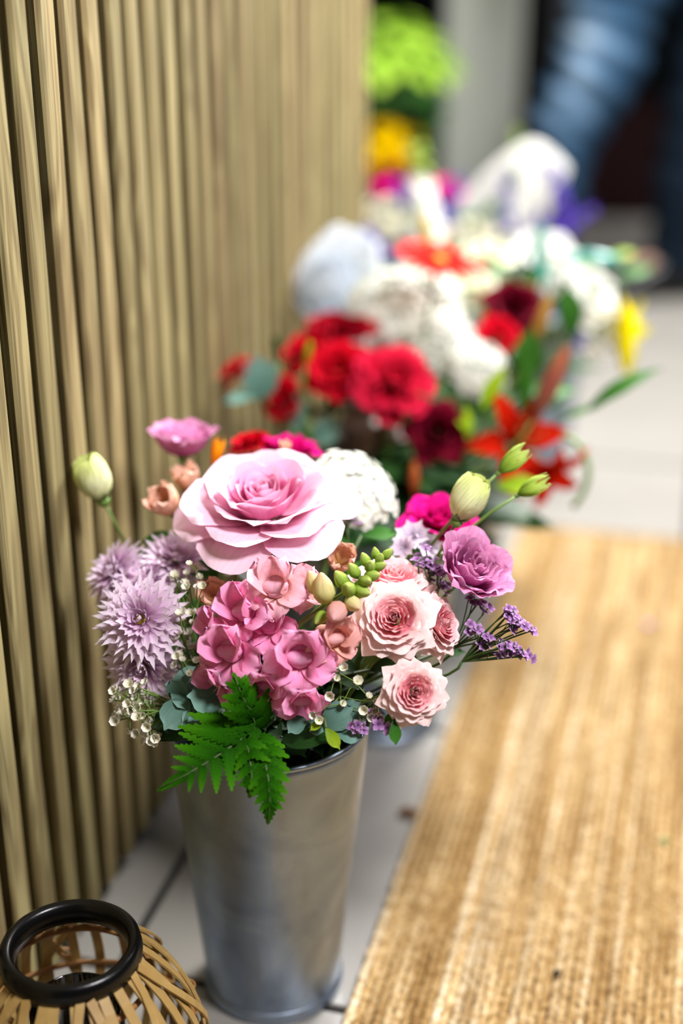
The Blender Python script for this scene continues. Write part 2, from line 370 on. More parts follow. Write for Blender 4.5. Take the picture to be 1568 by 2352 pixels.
# ------------------------------------------------------------------ setting: floor, slat wall, shop front behind
TS, G = 0.42, 0.0075
fl = struct('floor', MB().add(*box(-1.2, -0.6, -0.05, 2.4, 5.2, -0.004)).mesh('floor_bed', M['grout'], False))
tm = MB().add(*box(-TS / 2 + G / 2, -TS / 2 + G / 2, -0.012, TS / 2 - G / 2, TS / 2 - G / 2, 0.0, 0.0012)).mesh('tile', M['tile'], False)
for i in range(-2, 6):
    for j in range(-2, 12):
        o = part('tile', tm, fl); o.location = (-0.408 + TS * (i + 0.5) , 0.8426 + TS * (j + 0.5), 0)
WN = -0.450; SP = 0.0385; WEND = 1.835
wl = struct('wall_left', MB().add(*box(WN - 0.075, -0.75, 0.0, WN - 0.022, WEND - 0.002, 2.6)).mesh('wall_backing', M['blackmatte'], False))
def slat_mesh(seed):
    rs = random.Random(seed); mb = MB(); n = 14; v = []; f = []
    for j in range(n + 1):
        z = 0.012 + 2.5 * j / n
        wv = 0.0124 + 0.0010 * rs.uniform(-1, 1); dx = 0.0006 * rs.uniform(-1, 1); c = 0.0034
        for (a, b) in ((-0.022, -wv + .0075), (-c, -wv), (-c * .3, -wv + c * .3), (0, -wv + c), (0, wv - c), (-c * .3, wv - c * .3), (-c, wv), (-0.022, wv - .0075)):
            v.append((a + dx, b, z))
    for j in range(n):
        for k in range(7): f.append((j * 8 + k, j * 8 + k + 1, (j + 1) * 8 + k + 1, (j + 1) * 8 + k))
    f.append(tuple(range(8))); f.append(tuple(n * 8 + k for k in range(7, -1, -1)))
    mb.add(v, f); return mb.mesh('slat', M['wood'], False)
sm = [slat_mesh(k) for k in range(6)]
ns = int((WEND + 0.72) / SP)
for i in range(ns):
    o = part('slat', sm[i % 6], wl); o.location = (WN + random.uniform(-0.0012, 0.0012), WEND - 0.015 - i * SP, 0)
    o.rotation_euler = (R(random.uniform(-0.12, 0.12)), 0, R(random.uniform(-1.5, 1.5)))
# end post that closes the slat wall
o = part('end_post', MB().add(*box(WN - 0.06, WEND, 0.0, WN + 0.002, WEND + 0.02, 2.6, 0.002)).mesh('end_post', M['wood'], False), wl)

def oldxy(x, y): return (RT * x + FH * y)
# unlit shop interior behind, its shade painted near-black, jambs of its doorway
bk = struct('wall_back', MB().add(*box(-3.0, 4.6, 0, 3.0, 4.7, 3.0)).mesh('wall_back', M['dark'], False))
bk.location.y = -0.15
def post(name, px, t, wid, dep, mat):
    p = at(px, 225, t)
    o = struct(name, MB().add(*box(-wid / 2, -dep / 2, 0, wid / 2, dep / 2, 2.6, 0.006)).mesh(name, mat, False)); o.location = (p.x, p.y, 0); o.rotation_euler.z = YAW; return o
post('trim_1', 1102, 3.30, 0.176, 0.10, M['paint'])
post('trim_2', 1216, 3.36, 0.055, 0.08, M['blackmatte'])
post('trim_3', 1268, 3.40, 0.040, 0.08, plain('aluminium_frame', '4A4C52', 0.4, c2='565860'))

# ------------------------------------------------------------------ jute mat: one braided cord per row
mat_z = 0.0
jm = thing('jute_mat', 'woven natural jute doormat lying on the pale floor tiles', 'mat', (0.045, 1.05, 0))
def cord_mesh(seed):
    rs = random.Random(seed); L = 1.49; n = 250; mb = MB(); v = []; f = []
    S = 6
    for j in range(n + 1):
        y = -L / 2 + L * j / n; k = 0.82 + 0.30 * abs(math.sin(j * 0.8 + seed)) + rs.uniform(-.10, .10); dz = rs.uniform(-.0004, .0004); dx = rs.uniform(-.0005, .0005)
        for i in range(S):
            a = 2 * math.pi * i / S + 0.35 * j
            v.append((0.0042 * k * math.cos(a) * (1 + rs.uniform(-.1, .1)) + dx, y, 0.0050 + 0.0042 * k * math.sin(a) + dz))
    for j in range(n):
        for i in range(S): f.append((j * S + i, j * S + (i + 1) % S, (j + 1) * S + (i + 1) % S, (j + 1) * S + i))
    f.append(tuple(range(S - 1, -1, -1))); f.append(tuple(n * S + i for i in range(S)))
    mb.add(v, f); return mb.mesh('cord', M['jute'])
cm = [cord_mesh(k) for k in range(4)]
CP = 0.0072
for i in range(71):
    o = part('cord', cm[i % 4], jm); o.location = (-0.255 + CP * i, random.uniform(-0.003, 0.003), 0)
    if i % 2: o.rotation_euler.z = math.pi
part('edge_binding', MB().add(*tube([(-0.258, 0.749, 0.005), (0.0, 0.751, 0.0055), (0.252, 0.749, 0.005)], 0.0048, 8)).mesh('edge_binding', M['jute']), jm)

# ------------------------------------------------------------------ buckets
def bucket_mesh(h, rt, rb, seed):
    rs = random.Random(seed); prof = [(0.0, 0.004), (rb - 0.004, 0.004), (rb, 0.0)]
    n = 26
    for i in range(n + 1):
        k = i / n; prof.append((rb + (rt - rb) * k, 0.001 + (h - 0.001) * k))
    for i in range(n, -1, -1):
        k = i / n; prof.append((rb + (rt - rb) * k - 0.0012, 0.006 + (h - 0.006) * k))
    prof.append((0.0, 0.006))
    v, f, uv = lathe(prof, 72)
    out = []
    for p in v:
        if 0.01 < p.z < h - 0.004:
            q = p * 9 + Vector((seed * 3.1, 0, 0)); d = noise.noise(q) * 0.0011 + noise.noise(q * 2.7) * 0.0004
            k = 1 + d / max(p.xy.length, 0.01); p = Vector((p.x * k, p.y * k, p.z))
        out.append(p)
    return MB().add(out, f, uv).mesh('bucket_body', M['zinc'])
BUCK = []
def bucket(n, s, label, seed, h=0.246, rt=0.0755, rb=0.0525):
    t = thing('zinc_bucket', label, 'bucket', (n, s, 0), 'zinc buckets along the slat wall')
    part('body', bucket_mesh(h, rt, rb, seed), t)
    part('rim', MB().add(*torus(rt + 0.0005, 0.0022, h, 72, 8)).mesh('rim', M['zinc']), t)
    part('base_ring', MB().add(*lathe([(rb - 0.003, 0.0), (rb + 0.0026, 0.0), (rb + 0.0034, 0.004), (rb + 0.003, 0.009), (rb + 0.0012, 0.0105)], 72)).mesh('base_ring', M['zinc']), t)
    b = dict(c=Vector((n, s, 0)), h=h, rt=rt, rb=rb); BUCK.append(b); return b
B1 = bucket(-0.282, 0.865, 'dented zinc bucket in front, holding the pink and lilac flowers', 1)
B2 = bucket(-0.284, 1.270, 'zinc bucket in second place, holding the red and burgundy flowers', 2)
B3 = bucket(-0.280, 1.660, 'zinc bucket in third place, holding white flowers and a yellow lily', 3)
B4 = bucket(-0.235, 2.060, 'zinc bucket past the end of the slat wall, holding purple larkspur', 4)

# ------------------------------------------------------------------ flower helpers
def route(b, p, ax, back=0.05):
    d = Vector((p.x - b['c'].x, p.y - b['c'].y, 0)); l = d.length
    m = b['c'] + (d / l * min(l * 0.75, b['rt'] * 0.78) if l > 1e-5 else Vector()); m.z = b['h'] + 0.004
    a = random.uniform(0, 6.28); r = b['rb'] * 0.75 * math.sqrt(random.random())
    foot = b['c'] + Vector((r * math.cos(a), r * math.sin(a), 0.012))
    back = min(back, max(0.012, (p - m).length * 0.5))
    return bez(p, p - ax * back, m + Vector((0, 0, 0.03)), m, 10) + [m.lerp(foot, k) for k in (0.33, 0.66, 1)], foot
def grow(name, label, cat, b, pos, ax, size, group=None, sr=0.0016, back=0.05, roll=0.0, sink=0.3, stem='stem', hint=None):
    """one cut stem standing in a bucket: Empty at its foot, a stem part, and the frame of its head"""
    ax = Vector(ax).normalized(); p = Vector(pos) - ax * size * sink
    pts, foot = route(b, p, ax, back)
    t = thing(name, label, cat, foot, group)
    n = len(pts)
    part('stem', MB().add(*tube([q - foot for q in pts], [sr * (0.75 + 0.5 * i / n) for i in range(n)], 6)).mesh('stem', M[stem]), t)
    return t, frame(p - foot, ax, hint, size, roll), foot
def ring(t, hm, meshes, count, name='petal', off=None, jit=0.12, tilt=0.06, sc=1.0, lab=None):
    a0 = random.uniform(0, 6.28) if off is None else off
    for k in range(count):
        me = meshes[k % len(meshes)] if isinstance(meshes, list) else meshes
        m = hm @ Matrix.Rotation(a0 + 2 * math.pi * (k + random.uniform(-jit, jit)) / count, 4, 'Z') @ Matrix.Rotation(random.uniform(-tilt, tilt), 4, 'Y') @ Matrix.Scale(sc * random.uniform(0.95, 1.04), 4)
        part(name, me, t, m, lab)
def ell(r, h, n=6, s=8, z0=0.0, pw=1.0):
    return lathe([(r * math.sin(math.pi * i / n) ** pw + 1e-5, z0 + h * (0.5 - 0.5 * math.cos(math.pi * i / n))) for i in range(n + 1)], s)
SEP = pmesh('sepal', M['stem'], 0.36, 0.09, (80, 40, 20), 0.02, -0.04, 0.9, SH_LANCE, 0.2, nu=3, nv=4)
CUP = MB().add(*lathe([(0.02, -0.16), (0.1, -0.12), (0.14, -0.04), (0.13, 0.02), (0.0, 0.03)], 10)).mesh('receptacle', M['stem'])
def calyx(t, hm, s=1.0):
    part('receptacle', CUP, t, hm @ Matrix.Scale(s, 4)); ring(t, hm, SEP, 5, 'sepal', sc=s)
def rosette(key, mi, mo, spec):
    out = []
    for i, (cnt, r0, z0, L, pr, wd, cur, ruf, curl, rnd, re) in enumerate(spec):
        ms = [pmesh('petal', mi if i < len(spec) * 0.55 else mo, L, wd, pr, r0, z0, cur, SH_ROSE, rnd, re, ruf, 3.0, curl, 6 if cnt < 8 else 5, 7, seed=i * 7 + q) for q in range(2)]
        out.append((ms, cnt))
    return out
ROSE = rosette('rose', M['rose_in'], M['rose'], [
    (3, .02, .16, .34, (30, 0, -14), .16, 1.0, .02, 0, .2, 2), (4, .05, .12, .40, (42, 4, -6), .22, 1.0, .02, 0, .2, 2),
    (4, .08, .09, .46, (52, 8, 4), .27, 1.05, .02, .03, .2, 2), (5, .10, .06, .52, (62, 12, 14), .32, 1.1, .03, .05, .2, 2),
    (5, .11, .04, .62, (72, 22, 34), .37, 1.2, .03, .06, .18, 2), (5, .12, .02, .74, (80, 36, 62), .42, 1.3, .03, .07, .16, 2),
    (6, .12, .01, .88, (84, 54, 92), .46, 1.5, .035, .06, .14, 2), (6, .12, -.01, 1.0, (88, 72, 112), .50, 1.7, .04, .06, .12, 2)])
SPRAY = rosette('spray', M['spray_in'], M['spray'], [
    (4, .01, .06, .46, (10, 2, -14), .11, .9, .06, 0, .2, 2), (5, .04, .06, .47, (16, 4, 4), .13, .8, .07, 0, .2, 2), (6, .08, .12, .40, (26, 8, 8), .16, .8, .08, .02, .2, 2),
    (7, .13, .20, .31, (40, 20, 14), .19, .9, .07, .03, .2, 2), (8, .17, .16, .35, (48, 26, 22), .22, .9, .06, .04, .2, 2), (9, .20, .12, .41, (58, 34, 34), .25, 1.0, .05, .05, .18, 2),
    (9, .21, .09, .49, (66, 46, 54), .28, 1.2, .04, .06, .18, 1.8), (8, .21, .05, .60, (76, 60, 78), .33, 1.4, .03, .06, .22, 1.5), (8, .20, .02, .72, (84, 72, 98), .38, 1.6, .025, .05, .30, 1.25), (7, .17, 0, .86, (90, 84, 116), .44, 1.9, .02, .04, .36, 1.15)])
LISI = rosette('lisi', M['mauve'], M['mauve'], [
    (4, .03, .16, .50, (16, 6, 2), .14, 1.0, .06, 0, .2, 2), (5, .08, .12, .56, (26, 8, 6), .20, 1.0, .07, .02, .2, 2),
    (6, .13, .08, .62, (38, 10, 12), .26, 1.0, .07, .04, .18, 2), (6, .17, .05, .68, (52, 12, 20), .30, 1.05, .07, .06, .16, 2),
    (7, .20, .02, .74, (66, 16, 34), .34, 1.05, .08, .08, .14, 2), (6, .20, 0, .80, (78, 24, 56), .38, 1.1, .08, .08, .14, 2)])
def rose_head(t, hm, spec):
    for ms, cnt in spec: ring(t, hm, ms, cnt)
    calyx(t, hm)
def ruffled(mat, seed0=0):
    out = []
    for i, (cnt, r0, z0, L, pr, wd) in enumerate([(6, .03, .18, .42, (20, 10, 5), .26), (8, .08, .14, .50, (40, 22, 18), .30), (9, .1, .1, .62, (55, 36, 40), .32), (10, .12, .05, .78, (72, 56, 66), .34), (10, .12, .0, .92, (86, 80, 104), .36)]):
        out.append(([pmesh('petal', mat, L, wd, pr, r0, z0, 2.0, [(0, .2), (.4, .45), (.8, .95), (1, .9)], .12, 2, .20, 7.0, 0.02, 10, 6, seed=seed0 + i * 5 + q) for q in range(2)], cnt))
    return out
CARN_R, CARN_C, CARN_D, CARN_F = ruffled(M['red']), ruffled(M['redpink'], 9), ruffled(M['dark_red'], 17), ruffled(M['faded'], 21)
DROSE = [([pmesh('petal', M['burgundy'], *a, curve=1.2, ruf=.03, curl=.05, seed=i) for _ in (0,)], c) for i, (c, a) in enumerate([(3, (.4, .18, (30, 0, -10), .03, .14)), (5, (.5, .28, (48, 8, 4), .08, .08)), (5, (.64, .36, (64, 22, 30), .11, .04)), (6, (.84, .44, (80, 46, 80), .12, .01)), (6, (1.0, .5, (88, 70, 108), .12, -.01))])]
# chrysanthemum
MUM = []
for i, (cnt, r0, z0, L, pr, wd) in enumerate([(10, .05, .20, .20, (40, 0, -40), .045), (14, .10, .18, .30, (50, 20, -10), .060), (18, .13, .14, .44, (60, 44, 24), .078), (21, .14, .10, .58, (70, 64, 54), .094), (23, .14, .06, .72, (78, 78, 76), .108), (23, .14, .02, .86, (86, 94, 100), .118)]):
    MUM.append(([pmesh('petal', M['mum'], L, wd, pr, r0, z0, .35, SH_STRAP, .2, 1.6, 0.0, 2, 0, 4, 6, rcmin=.08, seed=i * 3 + q) for q in range(2)], cnt))
MUMC = MB().add(*ell(.11, .18, 6, 12, .06)).mesh('flower_centre', M['disc'])
def mum_head(t, hm):
    for ms, cnt in MUM: ring(t, hm, ms, cnt, tilt=.12, jit=.25)
    part('flower_centre', MUMC, t, hm); part('receptacle', CUP, t, hm)
# leaves
def leafmesh(name, mat, L=1.0, w=.3, prof=(80, 90, 100), shape=SH_OVAL, **k): return pmesh(name, mat, L, w, prof, 0, 0, 2.5, shape, .1, 2, rcmin=.5, nu=4, nv=7, **k)
LEAF = {k: leafmesh('leaf', M[k], 1.0, .27) for k in ('leaf', 'dark_leaf', 'lime_leaf', 'plant')}
LEAF['lance'] = leafmesh('leaf', M['leaf'], 1.0, .12, (75, 90, 112), SH_LANCE)
LEAF['lance_lime'] = leafmesh('leaf', M['lime_leaf'], 1.0, .17, (78, 88, 100), SH_LANCE)
LEAF['euca'] = leafmesh('leaf', M['euca'], 1.0, .46, (82, 90, 98), SH_ROUND)
def leafy(name, label, b, pts, leaves, kind, sr=.0014, cat='foliage', stem='dstem', group=None):
    """pts: world path from tip down to the bucket mouth; leaves: (pos, dir, normal, length)"""
    p0 = Vector(pts[0]); ax = (p0 - Vector(pts[1])).normalized()
    last = Vector(pts[-1]); tail, foot = route(b, last, Vector((0, 0, 1)), .03)
    t = thing(name, label, cat, foot, group)
    path = [Vector(p) - foot for p in pts] + [q - foot for q in tail[1:]]
    part('stem', MB().add(*tube(path, sr, 5)).mesh('stem', M[stem]), t)
    for pos, d, nn, L in leaves: part('leaf', LEAF[kind], t, lframe(Vector(pos) - foot, d, nn, L))
    return t, foot

# ------------------------------------------------------------------ front bucket: pink flowers
t, hm, _ = grow('garden_rose', 'large open pale pink rose at the top of the front bouquet', 'flower', B1, at(606, 1138, 1.02), face(-.06, .80, .62), .0640, sr=.0026, sink=.30)
rose_head(t, hm, ROSE)
g = 'salmon pink spray roses in the front bouquet'
for (x, y, tt, ax, sz, lab) in [
        (905, 1418, .950, (-.12, .30, .95), .0325, 'salmon pink spray rose facing forward, beside the green snapdragon tip'),
        (1022, 1432, .972, (.80, .22, .55), .0285, 'salmon pink spray rose turned to the side, under the mauve lisianthus'),
        (955, 1590, .940, (.16, .12, .96), .0265, 'lowest salmon pink spray rose, hanging by the bucket rim'),
        (905, 1318, .990, (.10, .80, .5), .0345, 'salmon pink spray rose facing up, behind the green snapdragon tip')]:
    t, hm, _ = grow('spray_rose', lab, 'flower', B1, at(x, y, tt), face(*ax), sz, g, sr=.0013, sink=.35)
    rose_head(t, hm, SPRAY)
for (x, y, tt, ax, sz, lab) in [
        (1100, 1292, .985, (.42, .52, .72), .0400, 'mauve lisianthus beside the pale green bud, above the purple statice'),
        (416, 985, 1.12, (-.02, .93, .30), .0380, 'mauve lisianthus held high against the wooden slats')]:
    t, hm, _ = grow('lisianthus', lab, 'flower', B1, at(x, y, tt), face(*ax), sz, 'mauve lisianthus', sink=.55)
    rose_head(t, hm, LISI)
# lisianthus buds
BUDP = [pmesh('petal', M['bud'], 1.05, .42, (68, 8, -34), .03, 0, .98, [(0, .45), (.4, .9), (.7, 1), (1, .7)], .15, 2, .03, 4, .0, 6, 8, seed=q, twist=.7) for q in range(2)]
BUDP2 = [pmesh('petal', M['gbud'], 1.9, .30, (48, 6, -20), .03, 0, .98, [(0, .5), (.4, 1), (.7, .7), (1, .15)], .1, 2, .02, 4, .0, 5, 8, seed=q, twist=1.3) for q in range(2)]
for (x, y, tt, ax, sz, slim, lab) in [
        (212, 1095, 1.07, (-.35, .85, .3), .0400, 0, 'fat pale green flower bud on a bare stem in front of the slats'),
        (1078, 1140, 1.00, (.42, .86, .2), .0390, 0, 'fat cream green flower bud above the mauve lisianthus'),
        (1180, 1056, 1.02, (.72, .62, .1), .0160, 1, 'slim green flower bud, upper of the two tight buds by the red lily'),
        (1226, 1118, 1.02, (.82, .45, .2), .0150, 1, 'slim green flower bud, lower of the two tight buds by the red lily')]:
    t, hm, _ = grow('flower_bud', lab, 'flower bud', B1, at(x, y, tt), face(*ax), sz, 'lisianthus buds of the front bouquet', sink=.5 if not slim else .9, back=.07, sr=.0014)
    ring(t, hm, BUDP2 if slim else BUDP, 5 if slim else 6, tilt=.02, jit=.05)
    calyx(t, hm, .9)
# chrysanthemums
for (x, y, tt, ax, sz, lab) in [
        (318, 1420, .985, (-.16, .22, .96), .0375, 'lilac chrysanthemum facing forward, largest of the lilac blooms'),
        (322, 1540, .995, (-.20, -.38, .9), .0340, 'lilac chrysanthemum hanging lowest, just above the baby\'s breath'),
        (405, 1272, 1.04, (.05, .70, .6), .0340, 'lilac chrysanthemum tucked under the large pink rose'),
        (250, 1305, 1.04, (-.62, .45, .55), .0310, 'lilac chrysanthemum leaning out towards the slats'),
        (318, 1318, 1.03, (-.25, .75, .5), .0340, 'lilac chrysanthemum facing up between its neighbours')]:
    t, hm, _ = grow('chrysanthemum', lab, 'flower', B1, at(x, y, tt), face(*ax), sz, 'lilac chrysanthemums', sink=.25)
    mum_head(t, hm)
# snapdragon: one spike with florets and a tip of green buds
path = [at(640, 1650, .995), at(632, 1560, .99), at(650, 1480, .98), at(690, 1432, .968), at(735, 1398, .957), at(790, 1362, .952), at(840, 1322, .950), at(890, 1276, .948)]
tail, foot = route(B1, path[0], Vector((0, 0, 1)), .03)
t = thing('snapdragon', 'pink snapdragon spike with a green budded tip in the middle of the front bouquet', 'flower', foot)
part('stem', MB().add(*tube([p - foot for p in path[::-1]] + [q - foot for q in tail[1:]], [.0008, .0011, .0014, .0017, .002] + [.0021] * 16, 6)).mesh('stem', M['stem']), t)
def snap_meshes(mat):
    tb = MB().add(*lathe([(.12, 0), (.20, .14), (.25, .42), (.30, .70), (.24, .82), (.10, .78)], 12)).mesh('floret', mat)
    v, f, uv = ell(.22, .32, 8, 14, .58)
    pal = [MB().add([Vector((p.x * 1.55, p.y * .8 + .05 * abs(p.x) / .3, p.z - .05 * (1 - min(1, abs(p.x) / .12)))) for p in v], f, uv).mesh('palate', mat)]
    up = [pmesh('petal', mat, .98, .60, (-8, 14, 128), .24, .45, 1.2, SH_ROUND, .12, 2, .13, 4, .08, 7, 8, seed=q) for q in range(2)]
    lo = [pmesh('petal', mat, .90, .44, (20, 58, 160), .20, .45, 1.1, SH_ROUND, .14, 2, .13, 4, .06, 7, 8, seed=q + 4) for q in range(3)]
    return tb, pal[0], up, lo
SN = {k: snap_meshes(M[k]) for k in ('snap', 'snap_pale', 'snap_peach')}
CAL = pmesh('calyx', M['gbud'], .34, .16, (60, 20, 5), .05, -.06, .9, SH_OVAL, .1, nu=3, nv=4)
for (x, y, tt, ax, sz, mk) in [
        (632, 1345, .962, (-.25, .35, .9), .0205, 'snap_pale'), (560, 1400, .966, (-.62, .28, .73), .0205, 'snap'), (690, 1350, .972, (.2, .5, .8), .0160, 'snap_pale'),
        (528, 1492, .955, (-.42, .0, .9), .0215, 'snap'), (618, 1432, .968, (-.2, .1, .9), .0185, 'snap'), (688, 1505, .945, (.10, -.05, 1), .0225, 'snap'),
        (765, 1462, .950, (.52, -.12, .85), .0185, 'snap_peach'), (610, 1572, .955, (-.15, -.45, .88), .0175, 'snap'), (692, 1602, .958, (.10, -.55, .83), .0180, 'snap'),
        (500, 1560, .968, (-.6, -.35, .7), .0170, 'snap'), (500, 1440, .975, (-.8, .1, .5), .0170, 'snap')]:
    tb, pal, up, lo = SN[mk]; a = face(*ax); p = at(x, y, tt) - a * sz * .75
    sz *= 1.42; p = at(x, y, tt) - a * sz * .75; hm = frame(p - foot, a, RT, sz)
    f0 = part('floret', tb, t, hm)
    I = Matrix.Identity(4)
    for k, az in enumerate((58, 122)): part('petal', up[k], f0, Matrix.Rotation(R(az), 4, 'Z'))
    for k, az in enumerate((205, 270, 335)): part('petal', lo[k], f0, Matrix.Rotation(R(az), 4, 'Z'))
    part('palate', pal, f0, Matrix.Translation((0, -.06, .06)))
    for k in range(4): part('calyx', CAL, f0, Matrix.Rotation(R(90 * k + 30), 4, 'Z'))
BD = {k: MB().add(*lathe([(.05, 0), (.22, .08), (.33, .28), (.33, .48), (.24, .72), (.11, .92), (.01, 1.0)], 9)).mesh('bud', M[k]) for k in ('yel_bud', 'gbud', 'snap_peach')}
SB = pmesh('sepal', M['gbud'], .62, .2, (55, 8, -6), .10, -.05, .95, SH_OVAL, .1, nu=4, nv=5)
for (x, y, tt, ax, sz, mk) in [
        (742, 1350, .948, (-.15, .9, .4), 62, 'yel_bud'), (772, 1408, .938, (-.2, -.3, .9), 58, 'snap_peach'), (722, 1338, .955, (-.4, .8, .4), 52, 'yel_bud'),
        (812, 1388, .940, (.4, -.3, .8), 44, 'yel_bud'), (800, 1352, .938, (-.1, .3, .9), 42, 'gbud'), (783, 1330, .946, (-.55, .75, .4), 40, 'gbud'), (832, 1358, .942, (.6, -.2, .7), 40, 'gbud'),
        (840, 1335, .940, (.3, .1, .9), 36, 'gbud'), (812, 1310, .944, (-.5, .8, .5), 34, 'gbud'), (856, 1322, .942, (.7, .1, .6), 34, 'gbud'), (850, 1300, .942, (.1, .5, .8), 32, 'gbud'),
        (838, 1285, .946, (-.4, .85, .4), 30, 'gbud'), (872, 1300, .944, (.7, .2, .6), 30, 'gbud'), (872, 1282, .944, (.2, .6, .7), 26, 'gbud'), (862, 1270, .948, (-.2, .9, .3), 24, 'gbud'), (890, 1272, .946, (.6, .7, .3), 26, 'gbud'), (735, 1420, .950, (-.5, -.5, .6), 34, 'gbud')]:
    a = face(*ax); s = sz / F * 1.22
    o = part('bud', BD[mk], t, frame(at(x, y, tt) - a * s * .5 - foot, a, RT, s))
    for k in range(3): part('sepal', SB, o, Matrix.Rotation(R(120 * k + 20), 4, 'Z'))
# hot pink roses behind
HOT = [([pmesh('petal', M['magenta'], *a, curve=1.3, ruf=.05, curl=.05, seed=i)], c) for i, (c, a) in enumerate([(3, (.4, .18, (30, 0, -10), .03, .14)), (5, (.52, .28, (48, 8, 4), .08, .08)), (6, (.68, .36, (64, 24, 34), .11, .04)), (6, (.86, .44, (80, 44, 74), .12, .01)), (6, (.98, .48, (88, 66, 104), .12, -.01))])]
for (x, y, tt, ax, sz, lab) in [(1010, 1190, 1.07, (.05, .75, .6), .031, 'hot pink rose half hidden behind the fat cream green bud'),
                                (668, 1022, 1.15, (.1, .95, .2), .027, 'hot pink rose peeping over the back of the large pink rose')]:
    t, hm, _ = grow('rose', lab, 'flower', B1, at(x, y, tt), face(*ax), sz, 'hot pink roses', sink=.3); rose_head(t, hm, HOT)
t, hm, _ = grow('rose', 'small red rose behind the left edge of the large pink rose', 'flower', B1, at(575, 1010, 1.16), face(-.2, .9, .2), .019)
for ms, c in CARN_R[1:]: ring(t, hm, ms, c)
calyx(t, hm)
# peach rosebuds and orange lily bud
PB = [pmesh('petal', M['peach'], 1.0, .5, (66, 14, -14), .04, 0, .98, SH_ROUND, .2, 2, .04, 3, .05, 6, 7, seed=q) for q in range(2)]
for (x, y, tt, ax, sz, lab) in [(378, 1150, 1.06, (-.45, .55, .6), .031, 'peach rosebud beside the slats, lower of a pair'), (428, 1098, 1.09, (-.2, .9, .35), .028, 'peach rosebud beside the slats, upper of a pair'),
                                (492, 1368, 1.00, (-.2, .6, .7), .028, 'peach rosebud sunk between lilac blooms and pink snapdragon'), (782, 1285, 1.00, (.1, .5, .8), .026, 'peach rosebud sunk beneath the edge of the large pink rose'),
                                (655, 1025, 1.09, (.1, .9, .3), .012, 'tiny peach bud on the back edge of the large pink rose')]:
    t, hm, _ = grow('rosebud', lab, 'flower bud', B1, at(x, y, tt), face(*ax), sz, 'peach rosebuds', sink=.45)
    ring(t, hm, PB, 5); ring(t, hm, PB, 3, sc=.8); calyx(t, hm, 1.2)
OB = [pmesh('petal', M['orange'], 1.8, .3, (30, 4, -14), .03, 0, 1.0, SH_LANCE, .1, nu=5, nv=7, seed=3)]
t, hm, _ = grow('lily_bud', 'bright orange bud behind the large pink rose by the slats', 'flower bud', B1, at(497, 1040, 1.10), face(.25, .95, .1), .0150, sink=.8)
ring(t, hm, OB, 6); calyx(t, hm, .8)

# umbels and sprays of tiny flowers
def floret4(mat, n=4, L=1.0, w=.42, pr=(50, 76, 96)):
    mb = MB()
    for k in range(n):
        v, f, uv = petal(L, w, pr, .05, 0, 2.0, SH_ROUND, .1, nu=2, nv=3, rcmin=.4); m = Matrix.Rotation(2 * math.pi * k / n, 3, 'Z')
        mb.add([m @ Vector(p) for p in v], f, uv)
    return mb.mesh('floret', mat)
FLW, FLC, FLS, FLP, FLL, FLB = (floret4(M[k]) for k in ('white', 'cream', 'statice', 'purple', 'pale_lilac', 'tissue'))
def dome(name, label, b, pos, ax, rad, fl, n, group=None, spread=1.25, fs=.16, flat=.8):
    t, hm, foot = grow(name, label, 'flower', b, pos, ax, rad, group, sr=.0018, sink=.4)
    st = MB(); gold = math.pi * (3 - math.sqrt(5))
    for i in range(n):
        th = spread * math.sqrt((i + .5) / n); ph = i * gold
        d = Vector((math.sin(th) * math.cos(ph), math.sin(th) * math.sin(ph), math.cos(th) * flat)); p = d * (random.uniform(.86, 1.04) + .10 * noise.noise(d * 3.2)) + Vector((random.uniform(-.05, .05), random.uniform(-.05, .05), 0))
        nn = Vector((d.x, d.y, d.z + .25)).normalized()
        part('floret', fl, t, hm @ frame(p, nn, (1, .3, 0), fs * random.uniform(.85, 1.2), random.uniform(0, 6)))
        if i % 2 == 0: st.add(*tube([Vector((0, 0, -.15)), d * .5, p - nn * .02], .012, 3, False))
    o = part('flower_stalks', st.mesh('flower_stalks', M['stem']), t, hm); o['kind'] = 'stuff'
    return t
dome('white_umbel', 'domed white flower head of tiny florets beside the large pink rose', B1, at(812, 1115, 1.09), face(.30, .62, .7), .036, FLW, 190, fs=.150)
GYP = floret4(M['gyp'], 7, .95, .5, (78, 34, -6)); GYP.name = 'blossom'
def spray(name, label, b, base, blobs, fl, fs, group=None, cat='filler flower', sr=.0006, stem='stem', pname='blossom'):
    """base: where the sprig forks; blobs: (px, py, t) of each tiny flower"""
    tail, foot = route(b, base, Vector((0, 0, 1)), .02); t = thing(name, label, cat, foot, group)
    st = MB().add(*tube([q - foot for q in tail], sr * 1.8, 5))
    for k, p in enumerate(blobs):
        if k % 3 == 0:
            mid = base.lerp(p, .55) + Vector((random.uniform(-1, 1), random.uniform(-1, 1), random.uniform(-.2, 1))) * (p - base).length * .10
            main = bez(base, base.lerp(mid, .6), mid, p, 5); st.add(*tube([q - foot for q in main], sr, 4, False))
        else:
            j0 = min(main[2:], key=lambda q: (q - p).length); st.add(*tube([q - foot for q in (j0, j0.lerp(p, .5) + Vector((0, 0, .003)), p)], sr * .7, 4, False))
        d = ((p - base).normalized() + UP * .3 - FW * .6 + Vector((random.uniform(-.6, .6), random.uniform(-.6, .6), random.uniform(-.6, .6)))).normalized()
        part(pname, fl, t, frame(p - foot, d, None, fs * 1.3 * random.uniform(.8, 1.25), random.uniform(0, 6)))
    part('stem', st.mesh('stem', M[stem]), t)
    return t
def scat(cx, cy, rx, ry, t0, dt, n):
    o = []
    while len(o) < n:
        a, c = random.uniform(-1, 1), random.uniform(-1, 1)
        if a * a + c * c < 1: o.append(at(cx + a * rx, cy + c * ry, t0 + random.uniform(-dt, dt)))
    return o
